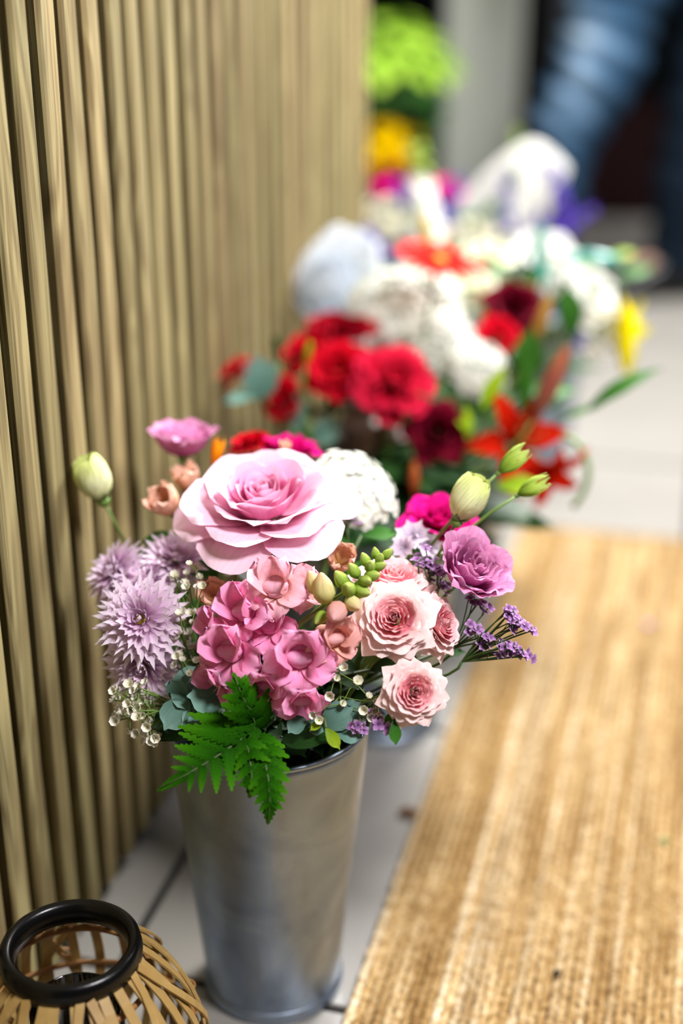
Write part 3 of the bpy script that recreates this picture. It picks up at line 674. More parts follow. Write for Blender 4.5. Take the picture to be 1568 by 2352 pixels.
spray('babys_breath', 'spray of baby\'s breath between the lilac chrysanthemum and the snapdragon', B1, at(470, 1600, 1.02), scat(430, 1400, 45, 105, 1.00, .02, 34) + scat(440, 1530, 40, 60, .995, .015, 14) + scat(520, 1300, 50, 25, 1.02, .01, 8), GYP, .0040, 'baby\'s breath of the front bouquet')
spray('babys_breath', 'spray of baby\'s breath drooping lowest over the slat side of the bucket', B1, at(420, 1630, 1.0), scat(310, 1620, 58, 65, .985, .02, 38) + scat(345, 1690, 40, 16, .985, .01, 8), GYP, .0042, 'baby\'s breath of the front bouquet')
spray('babys_breath', 'small spray of baby\'s breath over the bucket rim near the lowest spray rose', B1, at(780, 1600, .99), [at(x, y, .955) for x, y in ((772, 1560), (790, 1535), (758, 1598), (785, 1618), (820, 1566), (722, 1642), (732, 1655), (835, 1632), (848, 1648), (862, 1612), (858, 1632), (868, 1650), (768, 1530), (845, 1600))], GYP, .0042, 'baby\'s breath of the front bouquet')
def twig(x0, y0, x1, y1, t0, n, w=9):
    return [at(x0 + (x1 - x0) * k / n + random.uniform(-w, w), y0 + (y1 - y0) * k / n + random.uniform(-w, w), t0 + random.uniform(-.008, .008)) for k in range(n + 1)]
g = 'purple statice of the front bouquet'
spray('statice', 'purple statice sprig reaching out over the mat', B1, at(1060, 1520, .985), twig(1165, 1405, 1222, 1448, .97, 18, 10) + twig(1150, 1480, 1220, 1505, .97, 20, 11) + twig(1130, 1500, 1200, 1500, .97, 10, 6) + twig(1165, 1400, 1175, 1450, .97, 10, 8), FLS, .0030, g, stem='dstem', pname='floret')
spray('statice', 'purple statice sprig below the mauve lisianthus', B1, at(1040, 1490, .99), twig(1075, 1380, 1120, 1400, .99, 14, 10) + twig(1085, 1440, 1120, 1480, .98, 20, 16), FLS, .0030, g, stem='dstem', pname='floret')
spray('statice', 'purple statice sprig above the side-turned spray rose', B1, at(990, 1420, 1.0), twig(965, 1270, 1010, 1330, 1.0, 26, 16) + twig(1000, 1310, 1030, 1360, 1.0, 10, 10), FLS, .0032, g, stem='dstem', pname='floret')
spray('statice', 'purple statice sprig low at the bucket rim beside the lowest spray rose', B1, at(830, 1620, .98), twig(810, 1668, 835, 1676, .955, 10, 9) + twig(855, 1640, 880, 1668, .955, 10, 8), FLS, .0034, g, stem='dstem', pname='floret')
spray('statice', 'purple statice sprig in the shade beside the white flower head', B1, at(800, 1250, 1.05), twig(790, 1185, 815, 1200, 1.06, 8, 8), FLS, .0036, g, stem='dstem', pname='floret')
PL = [pmesh('petal', M['pale_lilac'], 1.0, .30, (60, 70, 80), .05, 0, 1.6, SH_STRAP, .2, nu=4, nv=5, seed=q) for q in range(2)]
for (x, y, tt, ax, sz, lab) in [(945, 1228, 1.03, (-.2, .6, .7), .0150, 'pale lilac flower under the hot pink rose, nearer the spray roses'), (985, 1250, 1.03, (.3, .5, .7), .0130, 'pale lilac flower under the hot pink rose, nearer the mauve lisianthus'), (925, 1255, 1.02, (-.4, .3, .8), .011, 'small pale lilac flower just above the topmost spray rose')]:
    t, hm, _ = grow('stock_flower', lab, 'flower', B1, at(x, y, tt), face(*ax), sz, 'pale lilac flowers'); ring(t, hm, PL, 8); ring(t, hm, PL, 6, sc=.7); calyx(t, hm)

# eucalyptus, leatherleaf fern, green leaves of the front bouquet
def faceleaf(x, y, tt, dx, dy, dz, nr, nu, nk, Lpx): return (at(x, y, tt), RT * dx + UP * dy - FW * dz, face(nr, nu, nk), Lpx * tt / F)
g = 'eucalyptus of the front bouquet'
leafy('eucalyptus_sprig', 'grey green eucalyptus sprig between the baby\'s breath and the fern', B1, [at(385, 1620, .985), at(430, 1620, .985), at(480, 1615, .99), at(520, 1625, 1.0)],
      [faceleaf(500, 1600, .985, -1, .25, .1, .1, .5, .8, 125), faceleaf(515, 1605, .975, -.8, .1, .3, .2, .3, .9, 90), faceleaf(430, 1610, .975, -.6, -.75, .2, -.3, .3, .9, 85), faceleaf(425, 1605, .98, -.35, .5, .2, -.5, .3, .8, 60), faceleaf(470, 1640, .97, -.7, -.35, .2, 0, .6, .8, 62)], 'euca', group=g)
leafy('eucalyptus_sprig', 'grey green eucalyptus sprig lying over the bucket rim under the snapdragon', B1, [at(830, 1690, .965), at(790, 1670, .965), at(740, 1660, .97), at(690, 1640, .98)],
      [faceleaf(700, 1650, .962, -.6, -.5, .2, -.2, .5, .8, 52), faceleaf(725, 1645, .962, .2, -.9, .2, .1, .3, .9, 50), faceleaf(745, 1665, .958, .8, .5, .1, .1, .3, .95, 78), faceleaf(790, 1650, .962, .6, .6, .1, 0, .5, .8, 56), faceleaf(775, 1680, .955, .9, -.2, .2, .1, .6, .8, 60)], 'euca', group=g)
def pinna(L, w, teeth, seed):
    """serrated leaflet along +X with a folded midrib"""
    rs = random.Random(seed); v = []; f = []; uv = []; n = teeth * 2
    for j in range(n + 1):
        s = j / n; ww = w * lerp([(0, .55), (.15, 1), (.5, .78), (.85, .34), (1, .02)], s) * (1.0 if j % 2 else .66); k = .035 if j % 2 else 0
        z = -.16 * s * s; dz = .05 * (1 - s)
        for q, (y, zz, xx) in enumerate(((-ww, -.02 + dz, k), (-ww * .45, .022 + dz, k * .3), (0, 0, 0), (ww * .45, .022 + dz, k * .3), (ww, -.02 + dz, k))):
            v.append((L * (s + xx), y, z + zz * .7 * min(1, ww / w * 1.6))); uv.append((q / 4, s))
    for j in range(n):
        for q in range(4): a = j * 5 + q; f.append((a, a + 1, a + 6, a + 5))
    return MB().add(v, f, uv).mesh('pinna', M['fern'])
PIN = [pinna(1, .235, 9, q) for q in range(3)]; PINS = [pinna(1, .36, 5, q) for q in range(2)]
def frond(label, rach, leaves, wide):
    """rach: world path base -> tip; leaves: (k along rachis, side, length px)"""
    tail, foot = route(B1, rach[0], Vector((0, 0, 1)), .02); t = thing('fern_frond', label, 'fern', foot, 'leatherleaf fern fronds')
    part('rachis', MB().add(*tube([p - foot for p in rach[::-1]] + [q - foot for q in tail[1:]], [.0004] + [.0008] * (len(rach) + len(tail) - 2), 5)).mesh('rachis', M['dstem']), t)
    n = len(rach) - 1
    for (k, side, Lpx, ang, lift) in leaves:
        i = min(int(k * n), n - 1); p = rach[i].lerp(rach[i + 1], k * n - i); d = (rach[i + 1] - rach[i]).normalized()
        nn = (-FW * .85 + UP * .5).normalized(); nn = (nn - d * nn.dot(d)).normalized(); sd = nn.cross(d) * side
        dr = d * math.cos(R(ang)) + sd * math.sin(R(ang)); L = Lpx * .945 / F
        part('pinna', random.choice(wide), t, lframe(p - foot, dr, nn + sd * lift + Vector((random.uniform(-.15, .15), random.uniform(-.15, .15), random.uniform(-.15, .15))), L))
    part('pinna', wide[0], t, lframe(rach[-2] - foot, rach[-1] - rach[-2], -FW * .85 + UP * .5, (rach[-1] - rach[-2]).length * 1.05))
fA = [at(585, 1672, .955), at(545, 1705, .945), at(490, 1742, .936), at(430, 1778, .930), at(362, 1812, .926)]
frond('leatherleaf fern frond pointing sideways from the bucket rim towards the slats', fA,
      [(.0, -1, 150, 62, .1), (.0, 1, 95, 50, 0), (.10, -1, 150, 70, .1), (.2, -1, 150, 62, .0), (.2, 1, 110, 62, 0), (.34, -1, 125, 60, .1), (.34, 1, 100, 58, 0), (.48, -1, 100, 58, 0), (.48, 1, 84, 56, .1), (.60, -1, 74, 54, .1), (.6, 1, 64, 54, 0), (.7, -1, 52, 48, 0), (.7, 1, 48, 48, 0)], PIN)
fB = [at(590, 1690, .952), at(606, 1735, .938), at(616, 1790, .930), at(620, 1840, .928), at(614, 1894, .930)]
frond('leatherleaf fern frond drooping straight down the front of the bucket', fB,
      [(k, s, L, 50, .1) for k, L in ((.02, 70), (.14, 72), (.26, 68), (.38, 62), (.5, 54), (.62, 46), (.74, 36)) for s in (-1, 1)], PINS)
fD = [at(560, 1690, .950), at(572, 1730, .938), at(578, 1780, .932), at(572, 1832, .930)]
frond('short leatherleaf fern frond drooping beside the long drooping one', fD, [(k, s, L, 48, .1) for k, L in ((.1, 62), (.3, 58), (.5, 48), (.7, 36)) for s in (-1, 1)], PINS)
fC = [at(590, 1680, .965), at(578, 1640, .950), at(556, 1600, .942), at(537, 1548, .940)]
frond('leatherleaf fern frond standing up in front of the pink snapdragon', fC, [(k, s, L, 46, .1) for k, L in ((.05, 90), (.25, 84), (.45, 70), (.62, 54), (.78, 36)) for s in (-1, 1)], PINS)
def clump(label, b, base, px, kind, n, spread, Lpx, tt, name='leafy_sprig', cat='foliage'):
    """a leafy sprig among the stems: leaves set round a short upright shoot"""
    top = at(px[0], px[1], tt); lv = []
    for k in range(n):
        q = top.lerp(base, k / n * .9); a = k * 2.4 + random.uniform(-.3, .3)
        d = RT * math.cos(a) + FH * math.sin(a) * .6 + Vector((0, 0, random.uniform(-.1, .6)))
        lv.append((q, d, UP * .6 - FW * .6 + RT * random.uniform(-.4, .4), Lpx * tt / F * random.uniform(.8, 1.15)))
    return leafy(name, label, b, [top, top.lerp(base, .35), top.lerp(base, .7), base], lv, kind)
c1 = B1['c'] + Vector((0, 0, B1['h'] + .01))
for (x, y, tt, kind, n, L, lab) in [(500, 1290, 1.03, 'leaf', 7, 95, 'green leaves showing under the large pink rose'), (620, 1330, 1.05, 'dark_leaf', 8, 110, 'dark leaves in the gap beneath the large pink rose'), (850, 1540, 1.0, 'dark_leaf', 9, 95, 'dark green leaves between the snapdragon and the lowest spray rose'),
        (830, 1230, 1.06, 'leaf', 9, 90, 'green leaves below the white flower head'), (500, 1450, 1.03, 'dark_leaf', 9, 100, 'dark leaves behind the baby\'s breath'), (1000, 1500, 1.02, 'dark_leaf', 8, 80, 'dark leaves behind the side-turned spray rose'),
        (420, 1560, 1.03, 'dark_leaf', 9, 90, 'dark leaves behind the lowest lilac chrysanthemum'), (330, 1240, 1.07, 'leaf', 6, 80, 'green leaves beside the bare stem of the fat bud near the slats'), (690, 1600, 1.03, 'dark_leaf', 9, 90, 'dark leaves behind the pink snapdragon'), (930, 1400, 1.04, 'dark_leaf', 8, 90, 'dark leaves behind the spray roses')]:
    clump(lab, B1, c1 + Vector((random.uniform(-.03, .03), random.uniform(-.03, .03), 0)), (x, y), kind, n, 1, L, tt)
for (x, y, dx, dy, L, lab) in [(905, 1655, .05, -1, 58, 'rounded green leaf hanging under the lowest spray rose'), (748, 1672, .5, -.75, 60, 'rounded lime leaf over the bucket rim under the eucalyptus')]:
    leafy('leafy_sprig', lab, B1, [at(x, y, .945), at(x - 5, y - 40, .965), at(x - 15, y - 70, .985), at(x - 40, y - 60, 1.0)], [faceleaf(x, y, .945, dx, dy, .1, .1, .3, .95, L), faceleaf(x - 5, y - 20, .955, -dx - .4, dy, .1, -.1, .4, .9, L * .7)], 'leaf' if x > 800 else 'lime_leaf')

def filler(b, n, lab, rmax=.085, L=.055):  # dark leaves added to keep light off the floor below
    foot = b['c'] + Vector((0, 0, .012)); t = thing('filler_leaves', lab, 'foliage', foot); hub = Vector((0, 0, b['h'] * .6)); st = MB().add(*tube([Vector((0, 0, 0)), hub], .003, 6))
    for k in range(n):
        a = k * 2.39996; r = rmax * math.sqrt((k + .6) / n); z = b['h'] + .045 - .35 * r + random.uniform(-.01, .01)
        e = Vector((math.cos(a), math.sin(a), 0)); top = e * r + Vector((0, 0, z - .012)); base = e * min(r * .5, b['rt'] * .7) + Vector((0, 0, b['h'] - .008))
        st.add(*tube([hub, base, top], .0014, 5))
        for q in range(9):
            g_ = q * 2.4 + k; d = Vector((math.cos(g_), math.sin(g_), random.uniform(-.3, .4))) + e * .4
            part('leaf', LEAF['dark_leaf'], t, lframe(top.lerp(base, q / 11), d, e * .4 + Vector((0, 0, 1)), L * random.uniform(.8, 1.15)))
    part('stem', st.mesh('stem', M['dstem']), t)
filler(B1, 12, 'dark filler leaves added in the mouth of the front bucket under the pink flowers', .08, .044)
# ------------------------------------------------------------------ second bucket: red flowers
def car(x, y, tt, ax, sz, spec, lab, b=B2, nm='carnation', grp='red carnations', cal=True):
    t, hm, _ = grow(nm, lab, 'flower', b, at(x, y, tt), face(*ax), sz, grp, sink=.35)
    fr = nm == 'carnation'
    for ms, c in spec: ring(t, hm, ms, c, tilt=.28 if fr else .06, jit=.4 if fr else .12)
    if cal: calyx(t, hm)
    return t
car(908, 862, 1.34, (.15, .45, .85), .041, CARN_C, 'crimson carnation, biggest and nearest of the red carnations')
car(772, 842, 1.38, (-.15, .4, .85), .036, CARN_R, 'red carnation beside the biggest crimson carnation')
car(776, 752, 1.47, (-.05, .85, .45), .042, CARN_D, 'dark red carnation behind the other red carnations')
car(690, 800, 1.44, (-.5, .6, .6), .026, CARN_R, 'small red carnation next to the yellow green bud')
car(642, 915, 1.38, (-.55, .1, .8), .024, CARN_R, 'small red carnation below the grey eucalyptus leaf')
car(532, 848, 1.37, (-.72, .58, .2), .019, CARN_R[2:], 'small red flower leaning out to the slats on a pale stem')
car(1145, 755, 1.47, (.1, .6, .75), .023, CARN_R, 'red carnation below the dark burgundy rose at the back')
car(805, 1000, 1.42, (-.1, .3, .9), .026, CARN_F, 'faded beige carnation in the shade, lower of two', grp='faded beige carnations')
car(820, 925, 1.45, (0, .3, .9), .022, CARN_F, 'faded beige carnation directly under the crimson carnation', grp='faded beige carnations')
car(885, 1010, 1.43, (.2, .2, .9), .018, CARN_F, 'small faded beige carnation beside the burgundy rose', grp='faded beige carnations')
car(872, 790, 1.44, (0, .7, .6), .022, CARN_F, 'pinkish carnation peeping above the crimson carnation', grp='faded beige carnations')
car(1005, 985, 1.36, (.1, .3, .9), .034, DROSE, 'burgundy rose in the shade beside the red lily', nm='rose', grp='burgundy roses')
car(1185, 690, 1.53, (.1, .5, .8), .036, DROSE, 'dark burgundy rose at the back of the red bouquet', nm='rose', grp='burgundy roses')
dome('hydrangea', 'big white hydrangea head behind the red carnations', B2, at(925, 690, 1.53), face(-.05, .6, .75), .062, FLW, 150, 'white hydrangeas', fs=.15)
dome('hydrangea', 'small white hydrangea head sloping down behind the crimson carnation', B2, at(1030, 780, 1.48), face(.4, .4, .8), .042, FLW, 90, 'white hydrangeas', fs=.17)
dome('hydrangea', 'small white hydrangea head above the lime leaf', B2, at(1105, 845, 1.45), face(.4, .3, .8), .036, FLW, 80, 'white hydrangeas', fs=.18)
for (x, y, tt, ax, sz, lab) in [(1085, 655, 1.56, (0, .6, .7), .034, 'cream lisianthus next to the dark burgundy rose'), (1130, 585, 1.62, (.1, .7, .6), .030, 'cream lisianthus under the flat red gerbera')]:
    pass
CREAM = [([pmesh('petal', M['cream'], *a, curve=1.2, ruf=.05, curl=.06, seed=i)], c) for i, (c, a) in enumerate([(4, (.45, .2, (30, 2, -6), .03, .12)), (5, (.58, .3, (46, 10, 10), .08, .07)), (6, (.74, .38, (64, 26, 38), .11, .03)), (6, (.95, .46, (82, 54, 86), .12, 0))])]
WHITE = [([pmesh('petal', M['white'], *a, curve=1.2, ruf=.05, curl=.06, seed=i)], c) for i, (c, a) in enumerate([(4, (.45, .2, (30, 2, -6), .03, .12)), (5, (.58, .3, (46, 10, 10), .08, .07)), (6, (.74, .38, (64, 26, 38), .11, .03)), (6, (.95, .46, (82, 54, 86), .12, 0))])]
car(1085, 660, 1.57, (0, .6, .7), .034, CREAM, 'cream lisianthus next to the dark burgundy rose', nm='lisianthus', grp='cream lisianthus')
car(1130, 580, 1.74, (.1, .7, .6), .036, CREAM, 'cream lisianthus under the flat red gerbera', b=B3, nm='lisianthus', grp='cream lisianthus')
# red lily with long buds and leaves
LILY = pmesh('petal', M['lily_red'], 1.15, .24, (30, 66, 128), .05, 0, 1.2, SH_LANCE, .1, 2, .04, 4, 0, 6, 9, seed=2)
t, hm, foot = grow('lily', 'open red lily leaning out over the floor beside the burgundy rose', 'flower', B2, at(1190, 1010, 1.36), face(.35, .25, .85), .058, sink=.35, sr=.0028)
ring(t, hm, LILY, 6, tilt=.2, jit=.2)
for k in range(6):
    d = Vector((math.cos(k * 1.05) * .22, math.sin(k * 1.05) * .22, .75)); part('stamen', MB().add(*tube([(0, 0, .05), d * .5, d], .012, 4)).add(*tube([d - Vector((.05, 0, 0)), d + Vector((.05, 0, 0))], .025, 5)).mesh('stamen', M['rust']), t, hm)
t, hm, foot = grow('lily', 'lower red lily with petals hanging down under the open red lily', 'flower', B2, at(1255, 1085, 1.37), face(.35, -.75, .6), .046, sink=.3, sr=.0022)
ring(t, hm, LILY, 6, tilt=.2, jit=.2)
def lbud(x0, y0, x1, y1, tt, wpx, mat, lab, b, grp='lily buds', nm='lily_bud'):
    p0, p1 = at(x0, y0, tt), at(x1, y1, tt - .01); ax = (p1 - p0); L = ax.length; ax.normalize(); sz = L
    t, hm, _ = grow(nm, lab, 'flower bud', b, p0, ax, sz, grp, sink=0.0, sr=.002)
    wd = wpx * tt / F / L
    me = [pmesh('petal', mat, 1.04, wd * .75, (22, 2, -16), .02, 0, 1.0, [(0, .5), (.35, 1), (.7, .8), (1, .1)], .1, nu=5, nv=8, seed=q) for q in range(2)]
    ring(t, hm, me, 6, tilt=.02, jit=.05); return t
lbud(1222, 968, 1304, 800, 1.34, 70, M['brown_bud'], 'long brownish pink lily bud standing above the open red lily', B2)
lbud(1218, 800, 1264, 680, 1.42, 48, M['tan_bud'], 'tan lily bud in front of the dark burgundy rose', B2)
lbud(950, 1150, 950, 1060, 1.33, 62, M['rust'], 'rust orange bud low in the shade under the burgundy rose', B2)
lbud(700, 845, 712, 785, 1.36, 36, M['lime_leaf'], 'yellow green bud among the red carnations', B2)
lbud(640, 835, 632, 775, 1.40, 36, M['dark_leaf'], 'dark green bud above the small red flowers by the slats', B2)
LEAF['lime_wide'] = LEAF['lime_leaf']
leafy('lily_leaves', 'bright lime leaves in front of the white hydrangea', B2, [at(1165, 850, 1.36), at(1140, 900, 1.36), at(1100, 980, 1.38), at(1060, 1060, 1.40)], [faceleaf(1105, 940, 1.34, .5, .85, .1, -.4, .3, .85, 125), faceleaf(1075, 1010, 1.35, -.1, .9, .2, .3, .3, .8, 90), faceleaf(1085, 1000, 1.35, -.6, .5, .3, .3, .5, .8, 60)], 'lance_lime')
leafy('lily_leaves', 'long green leaves reaching out over the pale floor tiles', B2, [at(1300, 955, 1.36), at(1290, 965, 1.365), at(1230, 1000, 1.38), at(1130, 1060, 1.40)], [faceleaf(1345, 945, 1.355, .86, .5, .05, -.4, .6, .7, 215), faceleaf(1288, 965, 1.36, .9, .3, .1, -.3, .7, .6, 110), faceleaf(1200, 950, 1.35, .15, .95, .1, -.5, .2, .8, 150), faceleaf(1320, 790, 1.42, -.1, .9, .1, -.5, .2, .8, 10)], 'lance')
leafy('lily_leaves', 'yellow green leaf behind the slim green buds', B2, [at(1140, 1120, 1.30), at(1120, 1110, 1.32), at(1090, 1100, 1.36), at(1060, 1100, 1.39)], [faceleaf(1140, 1115, 1.29, 1, -.05, .1, 0, .5, .85, 110)], 'lime_wide')
t, hm, foot = grow('curling_tendril', 'thin grey green stem curling down past the red lily', 'foliage', B2, at(1285, 1000, 1.37), face(.8, .3, .1), .02, sink=0)
part('tendril', MB().add(*tube([p - foot for p in bez(at(1285, 1000, 1.37), at(1360, 1010, 1.36), at(1372, 1110, 1.35), at(1315, 1165, 1.35), 12)], .0028, 6)).mesh('tendril', M['stem']), t)
leafy('leafy_sprig', 'upright dark green leaf beside the tan lily bud', B2, [at(1300, 680, 1.50), at(1305, 740, 1.50), at(1290, 800, 1.49), at(1200, 900, 1.46)], [faceleaf(1312, 780, 1.48, -.1, 1, .1, .3, .2, .9, 130), faceleaf(1210, 880, 1.42, .05, 1, .1, -.3, .2, .9, 130)], 'leaf')
leafy('eucalyptus_sprig', 'grey eucalyptus sprig beside the small red flower by the slats', B2, [at(590, 870, 1.38), at(620, 930, 1.39), at(660, 980, 1.41), at(740, 1060, 1.44)], [faceleaf(600, 915, 1.37, -.1, 1, .1, .2, .3, .9, 100), faceleaf(600, 915, 1.365, -.9, -.1, .1, .1, .9, .4, 90), faceleaf(650, 960, 1.38, .6, .7, .1, -.2, .5, .8, 80), faceleaf(690, 990, 1.40, -.4, .6, .1, .2, .5, .8, 80), faceleaf(715, 1010, 1.4, .7, .3, .2, .2, .5, .8, 80)], 'euca', sr=.0022, stem='stem')
filler(B2, 20, 'dark filler leaves added in the second bucket under the red carnations', .12, .072)
c2 = B2['c'] + Vector((0, 0, B2['h'] + .01))
for (x, y, tt, kind, n, L, lab) in [(720, 950, 1.45, 'dark_leaf', 11, 90, 'dark leaves under the red carnations'), (850, 1060, 1.42, 'dark_leaf', 11, 90, 'dark leaves in the shade behind the white flower head'), (960, 1060, 1.42, 'dark_leaf', 10, 80, 'dark leaves below the burgundy rose'), (1080, 1060, 1.42, 'dark_leaf', 10, 90, 'dark leaves behind the red lily'), (880, 940, 1.46, 'dark_leaf', 10, 90, 'dark leaves under the crimson carnation'), (1200, 900, 1.45, 'leaf', 8, 110, 'green leaves around the foot of the long lily buds'), (700, 1050, 1.43, 'leaf', 9, 70, 'green leaves behind the hot pink rose at the back'), (1120, 800, 1.50, 'dark_leaf', 9, 90, 'dark leaves behind the white hydrangeas')]:
    clump(lab, B2, c2 + Vector((random.uniform(-.03, .03), random.uniform(-.03, .03), 0)), (x, y), kind, n, 1, L, tt)

# ------------------------------------------------------------------ third bucket: white flowers, gerbera, yellow lily
GER = pmesh('petal', M['scarlet'], .92, .085, (84, 88, 94), .07, 0, .9, SH_STRAP, .15, nu=3, nv=5, rcmin=.15)
t, hm, _ = grow('gerbera', 'scarlet gerbera seen edge-on between the white flowers', 'flower', B2, at(1010, 598, 1.455), face(.24, .84, .46), .055, sink=0, sr=.0024)
ring(t, hm, GER, 26, tilt=.1); ring(t, hm, GER, 22, tilt=.1, sc=.85)
part('flower_centre', MB().add(*ell(.12, .10, 6, 16, -.02)).mesh('flower_centre', M['disc']), t, hm)
lbud(992, 590, 972, 492, 1.68, 40, M['gold'], 'golden yellow bud behind the scarlet gerbera', B3)
lbud(1005, 570, 1040, 530, 1.70, 42, M['peach'], 'peach bud leaning against the scarlet gerbera', B3)
g = 'white lisianthus'
for (x, y, tt, ax, sz, lab) in [(1275, 590, 1.70, (.2, .5, .8), .038, 'white lisianthus between the two teal ribbons'), (1370, 660, 1.66, (.5, .3, .8), .032, 'white lisianthus below the level teal ribbon'), (1340, 715, 1.62, (.3, .2, .9), .026, 'white lisianthus just above the yellow lily'), (1040, 660, 1.66, (-.1, .6, .8), .028, 'white lisianthus behind the white hydrangea'), (1290, 655, 1.68, (0, .3, .9), .026, 'white lisianthus beneath the biggest white bloom'), (1215, 560, 1.76, (-.3, .6, .7), .026, 'white lisianthus below the purple larkspur')]:
    car(x, y, tt, ax, sz, WHITE, lab, b=B3, nm='lisianthus', grp=g)
YL = pmesh('petal', M['yellow'], 1.15, .26, (20, 50, 110), .05, 0, 1.2, SH_LANCE, .1, 2, .04, 4, 0, 6, 9, seed=5)
t, hm, _ = grow('lily', 'bright yellow lily leaning out over the pale floor', 'flower', B3, at(1425, 760, 1.62), face(.6, -.25, .6), .044, sink=.3, sr=.0024)
ring(t, hm, YL, 6, tilt=.15, jit=.2)
lbud(1432, 680, 1438, 852, 1.58, 100, M['yellow'], 'long yellow lily petal bud hanging by the pale floor', B3)
for k, (px, lab) in enumerate([([(1255, 640), (1235, 600), (1240, 550), (1245, 520)], 'upright teal ribbon end in front of the white lisianthus'), ([(1300, 600), (1340, 588), (1385, 592), (1425, 605)], 'level teal ribbon end beside the white lisianthus')]):
    t = thing('ribbon', lab, 'ribbon', at(px[0][0], px[0][1], 1.62), 'teal ribbon ends'); o = t.location
    v = []; f = []
    for i in range(13):
        q = i / 12 * 3; j = min(int(q), 2); p = at(px[j][0] + (px[j + 1][0] - px[j][0]) * (q - j), px[j][1] + (px[j + 1][1] - px[j][1]) * (q - j), 1.62) - o
        wv = (RT if k == 0 else UP) * .0065 + FW * .003 * math.sin(i); v += [p - wv, p + wv, p + wv + FW * .0006, p - wv + FW * .0006]
    for i in range(12):
        for s in range(4): f.append((i * 4 + s, i * 4 + (s + 1) % 4, i * 4 + 4 + (s + 1) % 4, i * 4 + 4 + s))
    part('ribbon_band', MB().add(v, f).mesh('ribbon_band', M['teal']), t)
    # its wire pick goes down into the bucket so the ribbon is held
    tail, foot = route(B3, Vector(o), Vector((0, 0, 1)), .03); part('wire', MB().add(*tube([q - Vector(o) for q in tail], .0012, 5)).mesh('wire', M['dstem']), t)
def fold_sheet(name, label, b, pos, d_up, d_side, Ht, Wd, mat, seed, cat, amp=.12, group=None):
    """folded sheet of wrapping standing round the stems, curved and creased"""
    t = thing(name, label, cat, pos, group); v, f, uv = [], [], []; n, m = 18, 14; d_n = d_up.cross(d_side).normalized(); rs = random.Random(seed)
    for j in range(m + 1):
        for i in range(n + 1):
            u, k = -1 + 2 * i / n, j / m; wd = Wd * (.55 + .45 * k) * (1 - .25 * max(0, k - .7)); q = Vector((u * 2.2, k * 2.2, seed * 1.7))
            cr = abs(noise.noise(q)) * amp * 1.4 + noise.noise(q * 2.3) * amp * .5
            hgt = Ht * k * (1 - .35 * abs(u - .15) ** 1.5)
            v.append(d_up * hgt + d_side * (u * wd) + d_n * (cr * Ht - .35 * Wd * u * u)); uv.append((i / n, k))
    for j in range(m):
        for i in range(n): a = j * (n + 1) + i; f.append((a, a + 1, a + n + 2, a + n + 1))
    o = part('sheet', MB().add(v, f, uv).mesh('sheet', mat), t); md = o.modifiers.new('thick', 'SOLIDIFY'); md.thickness = .0008
    part('tied_neck', MB().add(*tube([Vector((0, 0, .002)), b['c'] + Vector((0, 0, b['h'] * .5)) - Vector(pos)], [Wd * .30, .012], 10)).mesh('tied_neck', mat), t)
    return t
fold_sheet('tissue_paper', 'crumpled pale blue tissue paper wrap against the slats', B3, at(800, 735, 1.66), (Vector((0, 0, 1)) - RT * .25 - FW * .2).normalized(), (RT * .95 + Vector((0, 0, .3))).normalized(), .115, .060, M['tissue'], 3, 'wrapping', .22)
dome('hydrangea', 'pale blue hydrangea in front of the tissue paper by the slats', B3, at(735, 640, 1.62), face(-.3, .5, .8), .030, FLB, 60, fs=.2)
def spike(name, label, b, pts, fl, n, fs, rad, group=None, cat='flower', tip=None, stem='stem'):
    P_ = [at(*p) for p in pts]; tail, foot = route(b, P_[0], Vector((0, 0, 1)), .03); t = thing(name, label, cat, foot, group)
    part('stem', MB().add(*tube([p - foot for p in P_[::-1]] + [q - foot for q in tail[1:]], .0016, 5)).mesh('stem', M[stem]), t)
    m = len(P_) - 1
    for k in range(n):
        q = (k + .5) / n; i = min(int(q * m), m - 1); p = P_[i].lerp(P_[i + 1], q * m - i); a = k * 2.4
        d = (RT * math.cos(a) - FW * math.sin(a) + Vector((0, 0, .35))).normalized(); r = rad * (1 - .55 * q)
        part('floret' if not (tip and q > .72) else 'bud', fl if not (tip and q > .72) else tip, t, frame(p + d * r - foot, d, None, fs * (1 - .4 * q) * random.uniform(.85, 1.15), random.uniform(0, 6)))
    return t
BUDG = MB().add(*ell(.45, 1.2, 5, 6, -.5)).mesh('bud', M['gbud'])
g = 'purple larkspur spikes'
spike('larkspur', 'purple larkspur spike in front of the white paper, taller of the two there', B4, [(1180, 600, 1.98), (1160, 520, 1.98), (1160, 450, 1.98), (1172, 385, 1.98)], FLP, 26, .0100, .010, g)
spike('larkspur', 'purple larkspur spike at the edge of the white paper beside the jeans', B4, [(1255, 560, 1.98), (1290, 500, 1.98), (1285, 440, 1.98), (1255, 385, 1.98)], FLP, 34, .0115, .012, g)
spike('larkspur', 'purple larkspur spike crossing low under the white paper', B4, [(1150, 620, 1.93), (1185, 560, 1.93), (1215, 525, 1.93), (1240, 490, 1.93)], FLP, 20, .0095, .009, g)
spike('larkspur', 'short purple larkspur spike leaning towards the jeans leg', B4, [(1270, 560, 2.0), (1310, 520, 2.0), (1340, 495, 2.0), (1365, 480, 2.0)], FLP, 22, .0110, .010, g)
spike('larkspur', 'dark purple larkspur spike beside the white snapdragon', B4, [(1010, 540, 2.05), (1025, 490, 2.05), (1040, 450, 2.05), (1055, 405, 2.05)], FLP, 22, .0115, .011, g)
spike('larkspur', 'purple larkspur spike low beside the tall yellow lily', B3, [(1260, 720, 1.60), (1300, 720, 1.60), (1320, 770, 1.59), (1330, 800, 1.59)], FLP, 20, .0085, .008, g)
